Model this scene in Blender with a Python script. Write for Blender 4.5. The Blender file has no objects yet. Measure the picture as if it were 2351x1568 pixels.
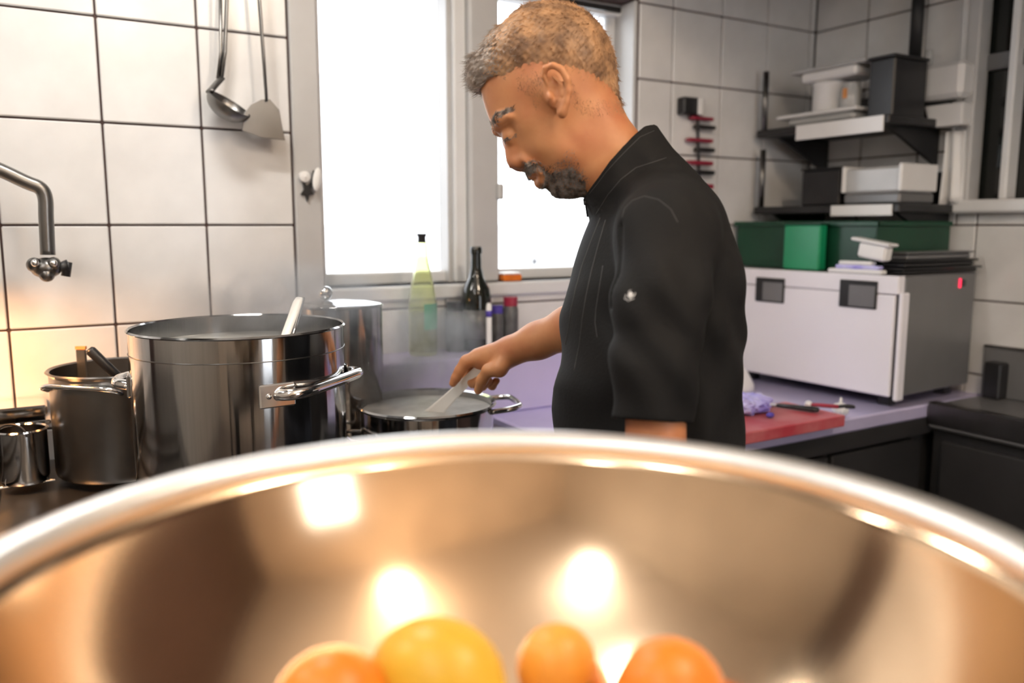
import bpy, math, random
import numpy as np
from mathutils import Vector, Matrix
from mathutils.bvhtree import BVHTree

random.seed(7)
rng = np.random.default_rng(7)
scene = bpy.context.scene
COL = scene.collection
R_ = math.radians
PI = math.pi

# ------------------------------------------------------------------ camera
FPX, CX, CY = 1890.0, 1175.5, 784.0
YAW, PITCH = R_(30.6), R_(8.04)
CAM = Vector((0.0, 0.0, 1.35))
FH = Vector((math.sin(YAW), math.cos(YAW), 0.0))            # horizontal forward
CR = Vector((math.cos(YAW), -math.sin(YAW), 0.0))           # right
CF = FH * math.cos(PITCH) + Vector((0, 0, -math.sin(PITCH)))
CU = FH * math.sin(PITCH) + Vector((0, 0, math.cos(PITCH)))
cam_data = bpy.data.cameras.new('camera')
cam_data.sensor_width = 36.0
cam_data.lens = FPX / 2351.0 * 36.0
cam_data.clip_start = 0.02
cam_data.dof.use_dof = True
cam_data.dof.focus_distance = 1.25
cam_data.dof.aperture_fstop = 2.4
cam = bpy.data.objects.new('camera', cam_data)
cam.location = CAM
cam.rotation_euler = (PI / 2 - PITCH, 0, -YAW)
COL.objects.link(cam)
scene.camera = cam

# ------------------------------------------------------------------ view + sky
vs = scene.view_settings
vs.view_transform = 'Standard'
vs.look = 'None'
vs.exposure = 0.75
vs.gamma = 1.0
vs.use_curve_mapping = False
world = bpy.data.worlds.new('world')
scene.world = world
world.use_nodes = True
wbg = world.node_tree.nodes['Background']
wbg.inputs[0].default_value = (0.93, 0.96, 1.0, 1)
wbg.inputs[1].default_value = 3.2


def ray(px, py):
    return CF + CR * ((px - CX) / FPX) + CU * ((CY - py) / FPX)


def at_d(px, py, d):
    return CAM + ray(px, py) * d


def at_z(px, py, z):
    r = ray(px, py)
    return CAM + r * ((z - CAM.z) / r.z)


def at_y(px, py, y):
    r = ray(px, py)
    return CAM + r * ((y - CAM.y) / r.y)


def at_x(px, py, x):
    r = ray(px, py)
    return CAM + r * ((x - CAM.x) / r.x)


def depth_of(p):
    return (Vector(p) - CAM).dot(CF)


# ------------------------------------------------------------------ materials
MATS = {}


def srgb(r, g, b):
    f = lambda c: c / 12.92 if c <= 0.04045 else ((c + 0.055) / 1.055) ** 2.4
    return (f(r / 255), f(g / 255), f(b / 255), 1)


def mat(name, col, rough=0.5, metal=0.0, var=0.0, vscale=8.0, bump=0.0, bscale=60.0, stretch=None,
        aniso=0.0, sss=0.0, col2=None, emis=None, estr=0.0, trans=0.0, coat=0.0, ior=None, spec=None, thr=(0.35, 0.65)):
    m = bpy.data.materials.new(name)
    m.use_nodes = True
    nt = m.node_tree
    b = nt.nodes['Principled BSDF']
    b.inputs['Base Color'].default_value = col
    b.inputs['Roughness'].default_value = rough
    b.inputs['Metallic'].default_value = metal
    if aniso:
        b.inputs['Anisotropic'].default_value = aniso
        b.inputs['Anisotropic Rotation'].default_value = 0.25
    if sss:
        b.inputs['Subsurface Weight'].default_value = sss
        b.inputs['Subsurface Radius'].default_value = (0.012, 0.005, 0.003)
        b.inputs['Subsurface Scale'].default_value = 1.0
    if emis:
        b.inputs['Emission Color'].default_value = emis
        b.inputs['Emission Strength'].default_value = estr
    if trans:
        b.inputs['Transmission Weight'].default_value = trans
    if coat:
        b.inputs['Coat Weight'].default_value = coat
    if ior:
        b.inputs['IOR'].default_value = ior
    if spec is not None:
        b.inputs['Specular IOR Level'].default_value = spec
    tc = nt.nodes.new('ShaderNodeTexCoord')
    mp = nt.nodes.new('ShaderNodeMapping')
    nt.links.new(tc.outputs['Object'], mp.inputs[0])
    if stretch:
        mp.inputs['Scale'].default_value = stretch
    if var or col2:
        n = nt.nodes.new('ShaderNodeTexNoise')
        n.inputs['Scale'].default_value = vscale
        n.inputs['Detail'].default_value = 5
        nt.links.new(mp.outputs[0], n.inputs['Vector'])
        cr = nt.nodes.new('ShaderNodeValToRGB')
        c2 = col2 or tuple(max(0, c * (1 - var)) for c in col[:3]) + (1,)
        cr.color_ramp.elements[0].position = thr[0]
        cr.color_ramp.elements[1].position = thr[1]
        cr.color_ramp.elements[0].color = c2
        cr.color_ramp.elements[1].color = col
        nt.links.new(n.outputs[0], cr.inputs[0])
        nt.links.new(cr.outputs[0], b.inputs['Base Color'])
    if bump:
        n2 = nt.nodes.new('ShaderNodeTexNoise')
        n2.inputs['Scale'].default_value = bscale
        n2.inputs['Detail'].default_value = 4
        nt.links.new(mp.outputs[0], n2.inputs['Vector'])
        bp = nt.nodes.new('ShaderNodeBump')
        bp.inputs['Strength'].default_value = bump
        bp.inputs['Distance'].default_value = 0.002
        nt.links.new(n2.outputs[0], bp.inputs['Height'])
        nt.links.new(bp.outputs[0], b.inputs['Normal'])
    MATS[name] = m
    return m


mat('tile', (0.76, 0.76, 0.76, 1), 0.22, var=0.10, vscale=9, bump=0.05, bscale=20)
mat('grout', (0.09, 0.055, 0.05, 1), 0.9, var=0.3, vscale=30)
mat('plaster', (0.60, 0.56, 0.51, 1), 0.85, var=0.1, vscale=3)
mat('plaster_dark', (0.76, 0.64, 0.52, 1), 0.85, var=0.15, vscale=3)
mat('ceiling', (0.86, 0.84, 0.80, 1), 0.9, var=0.05)
mat('floor', (0.16, 0.13, 0.115, 1), 0.5, var=0.3, vscale=6)
mat('frame_white', (0.74, 0.75, 0.76, 1), 0.38, var=0.05, vscale=12)
mat('frame_grey', (0.52, 0.52, 0.52, 1), 0.42, var=0.06, vscale=12)
mat('steel', (0.47, 0.47, 0.475, 1), 0.11, 1.0, var=0.06, vscale=20, aniso=0.8, bump=0.03, bscale=12, stretch=(14, 14, 0.4))
mat('steel_dark', (0.20, 0.195, 0.19, 1), 0.30, 1.0, var=0.2, vscale=9, aniso=0.4)
mat('steel_bright', (0.85, 0.85, 0.85, 1), 0.10, 1.0, var=0.03)
mat('steel_utensil', (0.24, 0.235, 0.23, 1), 0.33, 1.0, var=0.12, vscale=14)
mat('worktop', (0.66, 0.62, 0.90, 1), 0.22, 0.35, var=0.08, vscale=10)  # blue sky reflections painted into the steel's base colour
mat('splash', (0.66, 0.62, 0.90, 1), 0.32, 0.3, var=0.08, vscale=6)  # ledge steel, coloured blue to carry reflected skylight
mat('bowl_warm_tint', (0.95, 0.70, 0.47, 1), 0.13, 1.0, var=0.05, vscale=6)  # warm reflections in the steel bowl put into its base colour
mat('bowl_rim', (0.97, 0.965, 0.955, 1), 0.42, 1.0, var=0.02)
mat('black_metal', (0.022, 0.022, 0.024, 1), 0.42, var=0.4, vscale=12)
mat('black_plastic', (0.018, 0.018, 0.02, 1), 0.35, var=0.3, vscale=18)
mat('dark_cabinet', (0.028, 0.027, 0.028, 1), 0.45, var=0.35, vscale=5)
mat('white_plastic', (0.80, 0.80, 0.80, 1), 0.32, var=0.04, vscale=9)
mat('white_enamel', (0.84, 0.83, 0.89, 1), 0.14, 0.0, var=0.03, vscale=4, coat=0.4)
mat('grey_panel', (0.20, 0.20, 0.205, 1), 0.35, 0.3, var=0.12, vscale=5)
mat('green_plastic', (0.0035, 0.055, 0.026, 1), 0.4, var=0.2, vscale=9)
mat('green_lit', (0.008, 0.29, 0.125, 1), 0.35, var=0.12, vscale=9)  # crate green with the brightness of its lit strip put into the colour
mat('red_board', (0.42, 0.045, 0.065, 1), 0.42, var=0.25, vscale=12, col2=(0.52, 0.16, 0.17, 1))
mat('blue_film', (0.22, 0.19, 0.72, 1), 0.18, var=0.0, vscale=16, col2=(0.62, 0.62, 0.92, 1))
mat('red_plastic', (0.33, 0.02, 0.05, 1), 0.4, var=0.2, vscale=20)
mat('orange_skin', (0.90, 0.27, 0.02, 1), 0.38, var=0.25, vscale=30, bump=0.12, bscale=140)
mat('orange_light', (0.95, 0.42, 0.06, 1), 0.4, var=0.2, vscale=20, bump=0.1, bscale=140)
mat('yellow_skin', (0.80, 0.52, 0.045, 1), 0.38, var=0.15, vscale=20, bump=0.1, bscale=120)
mat('orange_sponge', (0.75, 0.18, 0.01, 1), 0.85, var=0.25, vscale=60)
mat('stem_brown', (0.16, 0.15, 0.04, 1), 0.8, var=0.3)
mat('skin', srgb(206, 146, 100), 0.5, var=0.0, vscale=16, sss=0.10, col2=srgb(186, 118, 80), bump=0.08, bscale=150)
mat('lip', srgb(150, 84, 76), 0.42, var=0.1)
mat('nail', srgb(214, 158, 138), 0.3, var=0.05)
mat('hair', srgb(186, 144, 104), 0.55, var=0.0, vscale=40, col2=srgb(118, 88, 64))
mat('hair_grey', srgb(180, 168, 158), 0.5, var=0.0, vscale=60, col2=srgb(104, 90, 80))
mat('beard', srgb(158, 150, 144), 0.55, var=0.0, vscale=120, col2=srgb(74, 66, 62))
mat('jacket', (0.010, 0.010, 0.0105, 1), 0.8, spec=0.25, var=0.25, vscale=5, bump=0.25, bscale=260)
mat('jacket_seam', (0.05, 0.05, 0.05, 1), 0.6, var=0.2)
mat('logo_thread', (0.68, 0.68, 0.68, 1), 0.6, var=0.1)
mat('trouser', (0.03, 0.032, 0.04, 1), 0.85, var=0.3, vscale=14)
mat('shoe', (0.02, 0.02, 0.02, 1), 0.4, var=0.2)
mat('glass_dark', (0.012, 0.014, 0.012, 1), 0.06, var=0.3, vscale=20)
mat('paper_label', (0.55, 0.58, 0.50, 1), 0.7, var=0.1)
mat('label_green', (0.05, 0.34, 0.16, 1), 0.6, var=0.2)
mat('label_blue', (0.09, 0.06, 0.42, 1), 0.6, var=0.2)
mat('jar_grey', (0.14, 0.14, 0.14, 1), 0.35, var=0.5, vscale=40)
mat('broth', (0.20, 0.19, 0.17, 1), 0.12, var=0.3, vscale=14)
mat('foam_broth', (0.50, 0.49, 0.46, 1), 0.35, var=0.35, vscale=26)
mat('spatula', (0.84, 0.83, 0.80, 1), 0.4, var=0.05)
mat('facade', (0.80, 0.80, 0.80, 1), 0.9, var=0.08, vscale=1)
mat('facade_dark', (0.06, 0.06, 0.065, 1), 0.3, var=0.2)
mat('paving', (0.55, 0.55, 0.55, 1), 0.9, var=0.1)
mat('lamp_glow', (1, 1, 1, 1), 0.5, emis=(1.0, 0.80, 0.58, 1), estr=16.0)
mat('hood_glow', (1, 1, 1, 1), 0.5, emis=(1.0, 0.95, 0.88, 1), estr=48.0)
mat('orange_glow', (1, 1, 1, 1), 0.5, emis=(1.0, 0.46, 0.16, 1), estr=150.0)
mat('led_red', (0.6, 0.02, 0.05, 1), 0.4, emis=(1.0, 0.03, 0.08, 1), estr=1.2)
mat('amber_cap', (0.75, 0.32, 0.10, 1), 0.5, var=0.1)
mat('bottle_glass', (0.90, 0.95, 0.64, 1), 0.04, trans=0.9, ior=1.2)
mat('clear_box', (0.75, 0.76, 0.76, 1), 0.12, var=0.1, trans=0.35)

# architectural glass: mostly see-through with a mirror share by fresnel
g = bpy.data.materials.new('pane_glass')
g.use_nodes = True
nt = g.node_tree
nt.nodes.remove(nt.nodes['Principled BSDF'])
tr = nt.nodes.new('ShaderNodeBsdfTransparent')
gl = nt.nodes.new('ShaderNodeBsdfGlossy')
gl.inputs['Roughness'].default_value = 0.02
fr = nt.nodes.new('ShaderNodeFresnel')
fr.inputs[0].default_value = 1.2
mx = nt.nodes.new('ShaderNodeMixShader')
nt.links.new(fr.outputs[0], mx.inputs[0])
nt.links.new(tr.outputs[0], mx.inputs[1])
nt.links.new(gl.outputs[0], mx.inputs[2])
nt.links.new(mx.outputs[0], nt.nodes['Material Output'].inputs['Surface'])
MATS['pane_glass'] = g


def steam_mat(name, dens, scale):
    m = bpy.data.materials.new(name)
    m.use_nodes = True
    nt = m.node_tree
    nt.nodes.remove(nt.nodes['Principled BSDF'])
    v = nt.nodes.new('ShaderNodeVolumeScatter')
    v.inputs['Color'].default_value = (0.97, 0.97, 0.97, 1)
    v.inputs['Anisotropy'].default_value = 0.35
    tc = nt.nodes.new('ShaderNodeTexCoord')
    n = nt.nodes.new('ShaderNodeTexNoise')
    n.inputs['Scale'].default_value = scale
    n.inputs['Detail'].default_value = 3
    n.inputs['Distortion'].default_value = 0.8
    nt.links.new(tc.outputs['Object'], n.inputs['Vector'])
    gr = nt.nodes.new('ShaderNodeTexGradient')
    gr.gradient_type = 'SPHERICAL'
    mp = nt.nodes.new('ShaderNodeMapping')
    mp.inputs['Location'].default_value = (-1, -1, -1)
    mp.inputs['Scale'].default_value = (2, 2, 2)
    nt.links.new(tc.outputs['Generated'], mp.inputs[0])
    nt.links.new(mp.outputs[0], gr.inputs[0])
    mr = nt.nodes.new('ShaderNodeMapRange')
    mr.inputs[1].default_value = 0.42
    mr.inputs[2].default_value = 0.70
    mr.inputs[3].default_value = 0.0
    mr.inputs[4].default_value = dens
    nt.links.new(n.outputs[0], mr.inputs[0])
    mu = nt.nodes.new('ShaderNodeMath')
    mu.operation = 'MULTIPLY'
    nt.links.new(mr.outputs[0], mu.inputs[0])
    nt.links.new(gr.outputs[1], mu.inputs[1])
    nt.links.new(mu.outputs[0], v.inputs['Density'])
    nt.links.new(v.outputs[0], nt.nodes['Material Output'].inputs['Volume'])
    MATS[name] = m


steam_mat('steam', 28.0, 11.0)

# ------------------------------------------------------------------ builders
ORIG = {}


def tag(o, label=None, cat=None, group=None, kind=None):
    if label:
        o['label'] = label
    if cat:
        o['category'] = cat
    if group:
        o['group'] = group
    if kind:
        o['kind'] = kind
    return o


def thing(name, loc, label, cat, group=None):
    o = bpy.data.objects.new(name, None)
    o.empty_display_size = 0.05
    COL.objects.link(o)
    o.location = loc
    ORIG[o.name] = Vector(loc)
    return tag(o, label, cat, group)


def frame_from(d):
    d = Vector(d).normalized()
    a = Vector((0, 0, 1)) if abs(d.z) < 0.9 else Vector((1, 0, 0))
    u = d.cross(a).normalized()
    v = d.cross(u).normalized()
    return u, v


class MB:
    def __init__(self):
        self.v, self.f = [], []

    def add(self, vs, fs, M=None):
        b = len(self.v)
        self.v += [tuple(M @ Vector(p)) if M else tuple(p) for p in vs]
        self.f += [tuple(i + b for i in f) for f in fs]
        return self

    def box(self, lo, hi, M=None, ch=0.0):
        lo, hi = Vector(lo), Vector(hi)
        c, h = (lo + hi) / 2, (hi - lo) / 2
        h = Vector((abs(h.x), abs(h.y), abs(h.z)))
        ch = min(ch, min(h) * 0.9)
        if ch <= 0:
            vs = [(c.x + sx * h.x, c.y + sy * h.y, c.z + sz * h.z) for sx in (-1, 1) for sy in (-1, 1) for sz in (-1, 1)]
            fs = [(0, 1, 3, 2), (4, 6, 7, 5), (0, 4, 5, 1), (2, 3, 7, 6), (0, 2, 6, 4), (1, 5, 7, 3)]
            return self.add(vs, fs, M)
        # chamfered box: 24 verts
        vs, idx = [], {}
        for sx in (-1, 1):
            for sy in (-1, 1):
                for sz in (-1, 1):
                    for ax in range(3):
                        p = [sx * (h.x - ch), sy * (h.y - ch), sz * (h.z - ch)]
                        p[ax] = (sx, sy, sz)[ax] * h[ax]
                        idx[(sx, sy, sz, ax)] = len(vs)
                        vs.append((c.x + p[0], c.y + p[1], c.z + p[2]))
        fs = []
        for ax in range(3):
            o1, o2 = (ax + 1) % 3, (ax + 2) % 3
            for s in (-1, 1):
                q = []
                for a, b in ((-1, -1), (1, -1), (1, 1), (-1, 1)):
                    k = [0, 0, 0]
                    k[ax], k[o1], k[o2] = s, a, b
                    q.append(idx[tuple(k) + (ax,)])
                fs.append(tuple(q if s > 0 else q[::-1]))
        for ax in range(3):                      # edge chamfers along axis ax
            o1, o2 = (ax + 1) % 3, (ax + 2) % 3
            for a in (-1, 1):
                for b in (-1, 1):
                    k0, k1 = [0] * 3, [0] * 3
                    k0[ax], k0[o1], k0[o2] = -1, a, b
                    k1[ax], k1[o1], k1[o2] = 1, a, b
                    q = [idx[tuple(k0) + (o1,)], idx[tuple(k1) + (o1,)], idx[tuple(k1) + (o2,)], idx[tuple(k0) + (o2,)]]
                    fs.append(tuple(q if a * b < 0 else q[::-1]))
        for sx in (-1, 1):
            for sy in (-1, 1):
                for sz in (-1, 1):
                    t = [idx[(sx, sy, sz, 0)], idx[(sx, sy, sz, 1)], idx[(sx, sy, sz, 2)]]
                    fs.append(tuple(t if sx * sy * sz > 0 else t[::-1]))
        return self.add(vs, fs, M)

    def lathe(self, prof, c=(0, 0, 0), seg=48, M=None, closed=False):
        c = Vector(c)
        vs, fs, n = [], [], len(prof)
        for i in range(seg):
            a = 2 * PI * i / seg
            for r, z in prof:
                vs.append((c.x + r * math.cos(a), c.y + r * math.sin(a), c.z + z))
        for i in range(seg):
            j = (i + 1) % seg
            for k in range(n if closed else n - 1):
                l = (k + 1) % n
                fs.append((i * n + k, j * n + k, j * n + l, i * n + l))
        if not closed:
            if prof[0][0] > 1e-6:
                fs.append(tuple(i * n for i in range(seg))[::-1])
            if prof[-1][0] > 1e-6:
                fs.append(tuple(i * n + n - 1 for i in range(seg)))
        return self.add(vs, fs, M)

    def tube(self, pts, r, seg=10, cap=True, flat=1.0):
        pts = [Vector(p) for p in pts]
        n = len(pts)
        rs = r if isinstance(r, (list, tuple)) else [r] * n
        vs, fs = [], []
        u = None
        for i, p in enumerate(pts):
            d = (pts[min(i + 1, n - 1)] - pts[max(i - 1, 0)]).normalized()
            if u is None:
                u, v = frame_from(d)
            else:
                u = (u - d * u.dot(d)).normalized()
                v = d.cross(u).normalized()
            for k in range(seg):
                a = 2 * PI * k / seg
                vs.append(p + u * (rs[i] * math.cos(a)) + v * (rs[i] * flat * math.sin(a)))
        for i in range(n - 1):
            for k in range(seg):
                l = (k + 1) % seg
                fs.append((i * seg + k, i * seg + l, (i + 1) * seg + l, (i + 1) * seg + k))
        if cap:
            fs.append(tuple(range(seg))[::-1])
            fs.append(tuple((n - 1) * seg + k for k in range(seg)))
        return self.add(vs, fs)

    def sphere(self, c, r, seg=20, ring=12, M=None):
        r = r if isinstance(r, (tuple, list)) else (r, r, r)
        prof = [(math.sin(PI * i / ring), -math.cos(PI * i / ring)) for i in range(ring + 1)]
        prof[0] = (0, -1)
        prof[-1] = (0, 1)
        c = Vector(c)
        vs, fs = [], []
        for i in range(seg):
            a = 2 * PI * i / seg
            for q, z in prof:
                p = Vector((r[0] * q * math.cos(a), r[1] * q * math.sin(a), r[2] * z))
                if M:
                    p = M @ p
                vs.append(p + c)
        n = len(prof)
        for i in range(seg):
            j = (i + 1) % seg
            for k in range(n - 1):
                fs.append((i * n + k, j * n + k, j * n + k + 1, i * n + k + 1))
        return self.add(vs, fs)

    def prism(self, poly, ex):
        """closed polygon of 3-D points extruded by the vector ex"""
        n = len(poly)
        ex = Vector(ex)
        vs = [Vector(p) for p in poly] + [Vector(p) + ex for p in poly]
        fs = [tuple(range(n))[::-1], tuple(range(n, 2 * n))]
        fs += [(i, (i + 1) % n, n + (i + 1) % n, n + i) for i in range(n)]
        return self.add(vs, fs)

    def build(self, name, m, parent=None, smooth=False, org=None, bevel=0.0, auto=None):
        o0 = ORIG[parent.name] if parent is not None else Vector(org if org is not None else (0, 0, 0))
        me = bpy.data.meshes.new(name)
        me.from_pydata([tuple(Vector(p) - o0) for p in self.v], [], self.f)
        me.materials.append(MATS[m])
        if smooth:
            me.polygons.foreach_set('use_smooth', [True] * len(me.polygons))
            if auto:
                me.set_sharp_from_angle(angle=R_(auto))
        me.update()
        o = bpy.data.objects.new(name, me)
        COL.objects.link(o)
        if parent is not None:
            o.parent = parent
        else:
            o.location = o0
        ORIG[o.name] = o0.copy()
        if bevel:
            md = o.modifiers.new('bevel', 'BEVEL')
            md.width = bevel
            md.segments = 2
            md.limit_method = 'ANGLE'
        return o


def fix_normals(o):
    import bmesh
    bm = bmesh.new()
    bm.from_mesh(o.data)
    bmesh.ops.recalc_face_normals(bm, faces=bm.faces)
    bm.to_mesh(o.data)
    bm.free()


def bez(pts, n=8):
    """Catmull-Rom through points"""
    P = [Vector(p) for p in pts]
    out = []
    for i in range(len(P) - 1):
        p0, p1, p2, p3 = P[max(i - 1, 0)], P[i], P[i + 1], P[min(i + 2, len(P) - 1)]
        for k in range(n):
            t = k / n
            out.append(0.5 * ((2 * p1) + (p2 - p0) * t + (2 * p0 - 5 * p1 + 4 * p2 - p3) * t * t + (3 * p1 - p0 - 3 * p2 + p3) * t ** 3))
    out.append(P[-1])
    return out


def struct(name, mb, m, **k):
    o = mb.build(name, m, **k)
    o['kind'] = 'structure'
    return o


# ------------------------------------------------------------------ room shell
WY = 1.846                    # window wall plane
RX = 2.206                    # right wall plane
LX, BY = -1.7, -1.6           # left and rear walls (behind the camera)
CEIL = 2.55
TH = 0.14
WXL = at_y(733, 500, WY).x    # window opening
WXR = at_y(1455, 500, WY).x
WZB, WZT = 1.205, 1.955
wall = MB()
wall.box((LX, WY, 0), (WXL, WY + TH, CEIL))
wall.box((WXR, WY, 0), (RX + TH, WY + TH, CEIL))
wall.box((WXL, WY, 0), (WXR, WY + TH, WZB))
wall.box((WXL, WY, WZT), (WXR, WY + TH, CEIL))
wall_w = struct('wall_back', wall, 'grout')
# dark window in the right wall
F2A = at_x(2212, 300, RX)
F2Y1 = F2A.y
F2Y0 = F2Y1 - 0.42
F2ZB = at_x(2290, 458, RX).z
F2ZT = 2.2
wr = MB()
wr.box((RX, BY, 0), (RX + TH, F2Y0, CEIL))
wr.box((RX, F2Y1, 0), (RX + TH, WY, CEIL))
wr.box((RX, F2Y0, 0), (RX + TH, F2Y1, F2ZB))
wr.box((RX, F2Y0, F2ZT), (RX + TH, F2Y1, CEIL))
wall_r = struct('wall_right', wr, 'grout')
struct('wall_left', MB().box((LX - TH, BY - TH, 0), (LX, WY + TH, CEIL)), 'plaster')
DX0, DX1, DZT = 0.72, 1.42, 2.1
wf = MB().box((LX - TH, BY - TH, 0), (DX0, BY, CEIL)).box((DX1, BY - TH, 0), (RX + TH, BY, CEIL)).box((DX0, BY - TH, DZT), (DX1, BY, CEIL))
struct('wall_front', wf, 'plaster_dark')
dr = bpy.data.objects.new('added_rear_door', None)  # unseen glazed door added for the bright streak on the stock pot
COL.objects.link(dr)
dr.location = ((DX0 + DX1) / 2, BY - 0.07, 0)
ORIG['added_rear_door'] = Vector(dr.location)
dr['kind'] = 'structure'
MB().box((DX0, BY - 0.10, 0), (DX0 + 0.07, BY - 0.05, DZT), ch=0.004).build('stile', 'frame_white', dr)
MB().box((DX1 - 0.07, BY - 0.10, 0), (DX1, BY - 0.05, DZT), ch=0.004).build('stile', 'frame_white', dr)
MB().box((DX0 + 0.07, BY - 0.10, DZT - 0.07), (DX1 - 0.07, BY - 0.05, DZT), ch=0.004).build('rail', 'frame_white', dr)
MB().box((DX0 + 0.07, BY - 0.10, 0), (DX1 - 0.07, BY - 0.05, 0.25), ch=0.004).build('rail', 'frame_white', dr)
MB().box((DX0 + 0.07, BY - 0.08, 0.25), (DX1 - 0.07, BY - 0.074, DZT - 0.07)).build('pane', 'pane_glass', dr)
hd_ = MB().tube([(DX0 + 0.035, BY - 0.05, 1.02), (DX0 + 0.035, BY - 0.01, 1.02), (DX0 + 0.15, BY - 0.01, 1.02)], 0.009, 10).build('door_handle', 'steel_bright', dr, True)
struct('floor', MB().box((LX - TH, BY - TH, -0.1), (RX + TH, WY + TH, 0)), 'floor')
struct('ceiling', MB().box((LX - TH, BY - TH, CEIL), (RX + TH, WY + TH, CEIL + 0.1)), 'ceiling')

# wall tiles, one object each
TW, THH, GAP, TT = 0.188, 0.2, 0.0042, 0.007
tile_cache = {}


def tile_mesh(w, h, ax):
    key = (round(w, 3), round(h, 3), ax)
    if key not in tile_cache:
        b = MB()
        if ax == 'y':
            b.box((-w / 2, -TT, -h / 2), (w / 2, 0.003, h / 2), ch=0.0022)
        else:
            b.box((-TT, -w / 2, -h / 2), (0.003, w / 2, h / 2), ch=0.0022)
        me = bpy.data.meshes.new('tile')
        me.from_pydata(b.v, [], b.f)
        me.materials.append(MATS['tile'])
        tile_cache[key] = me
    return tile_cache[key]


def tile(parent, a0, a1, z0, z1, ax):
    if a1 - a0 < 0.02 or z1 - z0 < 0.02:
        return
    o = bpy.data.objects.new('tile', tile_mesh(a1 - a0 - GAP, z1 - z0 - GAP, ax))
    o.parent = parent
    j = random.uniform(-0.0006, 0.0006)
    if ax == 'y':
        o.location = ((a0 + a1) / 2, WY + j, (z0 + z1) / 2)
    else:
        o.location = (RX + j, (a0 + a1) / 2, (z0 + z1) / 2)
    COL.objects.link(o)


U0 = at_y(0, 519, WY).x
CASE_L = at_y(674, 519, WY).x            # tiles end at the window casing
TW = (CASE_L - U0) / 3.0
rows = [(1.35 + THH * k, 1.35 + THH * (k + 1)) for k in range(-3, 5)]
for z0, z1 in rows:
    for k in range(-6, 3):
        tile(wall_w, U0 + TW * k, U0 + TW * (k + 1), z0, z1, 'y')
    if z1 <= WZB + 0.001 or z0 < WZB:    # below the window
        zz = min(z1, WZB - 0.012)
        x = CASE_L
        while x < WXR - 0.03:
            tile(wall_w, x, min(x + TW, WXR), z0, zz, 'y')
            x += TW
    x = WXR + 0.002
    xe = at_y(1537, 300, WY).x
    tile(wall_w, x, xe, z0, z1, 'y')
    x = xe
    while x < RX - 0.03:
        tile(wall_w, x, min(x + TW, RX - TT), z0, z1, 'y')
        x += TW
for z0, z1 in rows:
    y = WY - TT
    while y > 0.55:
        ya = y - TW
        if z1 <= F2ZB - 0.034 or y <= F2Y0 - 0.0 or ya >= F2Y1 + 0.0:
            tile(wall_r, ya, y, z0, z1, 'x')
        else:
            if y > F2Y1:
                tile(wall_r, F2Y1, y, z0, z1, 'x')
            if z0 < F2ZB - 0.06:
                tile(wall_r, ya, min(y, F2Y1), z0, F2ZB - 0.034, 'x')
        y = ya

# ---- window in the back wall
win = thing('window_1', ((WXL + WXR) / 2, WY + 0.06, WZB), None, None)
win['kind'] = 'structure'
MUL0, MUL1 = at_y(1032, 400, WY + 0.03).x, at_y(1136, 400, WY + 0.03).x
MULM = at_y(1070, 400, WY + 0.03).x
FY0, FY1 = WY + 0.06, WY + 0.11
MB().box((CASE_L + 0.003, WY - 0.012, 0.905), (WXL + 0.004, WY + 0.03, WZT + 0.06), ch=0.003).build('casing', 'frame_grey', win)
MB().box((WXL, WY + 0.02, WZB), (WXL + 0.02, FY1, WZT), ch=0.004).build('jamb', 'frame_white', win)
MB().box((WXR - 0.014, WY - 0.005, WZB), (WXR - 0.001, FY1 + 0.02, WZT), ch=0.004).build('jamb', 'frame_grey', win)
MB().box((WXR - 0.045, FY0 + 0.02, WZB), (WXR - 0.014, FY1 + 0.02, WZT), ch=0.004).build('jamb', 'frame_white', win)
MB().box((WXL, FY0, WZT - 0.03), (WXR, FY1, WZT), ch=0.004).build('head', 'frame_white', win)
MB().box((WXL, WY + 0.01, WZT - 0.036), (WXR - 0.05, WY + 0.02, WZT - 0.022)).build('gasket', 'black_plastic', win)
MB().box((WXL, WY - 0.02, WZB - 0.035), (WXR, FY1, WZB), ch=0.005).build('sill', 'frame_white', win)
MB().box((WXL + 0.02, FY0, WZB), (WXR - 0.02, FY1, WZB + 0.03), ch=0.004).build('bottom_rail', 'frame_white', win)
MB().box((MULM, WY + 0.005, WZB), (MUL1, FY1, WZT), ch=0.006).build('mullion', 'frame_grey', win)
MB().box((MUL0 + 0.012, WY + 0.025, WZB), (MULM, FY1 - 0.01, WZT), ch=0.004).build('sash_stile', 'frame_white', win)
MB().box((MUL0, WY + 0.04, WZB), (MUL0 + 0.012, FY1 - 0.015, WZT), ch=0.002).build('sash_stile', 'frame_grey', win)
hz = at_y(1140, 440, WY).z
MB().box((MUL1 - 0.012, WY - 0.012, hz - 0.02), (MUL1 + 0.005, WY + 0.006, hz + 0.02), ch=0.004).build('hinge', 'frame_grey', win)
MB().box((WXL + 0.02, FY0 + 0.025, WZB + 0.03), (MUL0, FY0 + 0.031, WZT - 0.03)).build('pane', 'pane_glass', win)
MB().box((MUL1, FY0 + 0.025, WZB + 0.03), (WXR - 0.045, FY0 + 0.031, WZT - 0.03)).build('pane', 'pane_glass', win)
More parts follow.
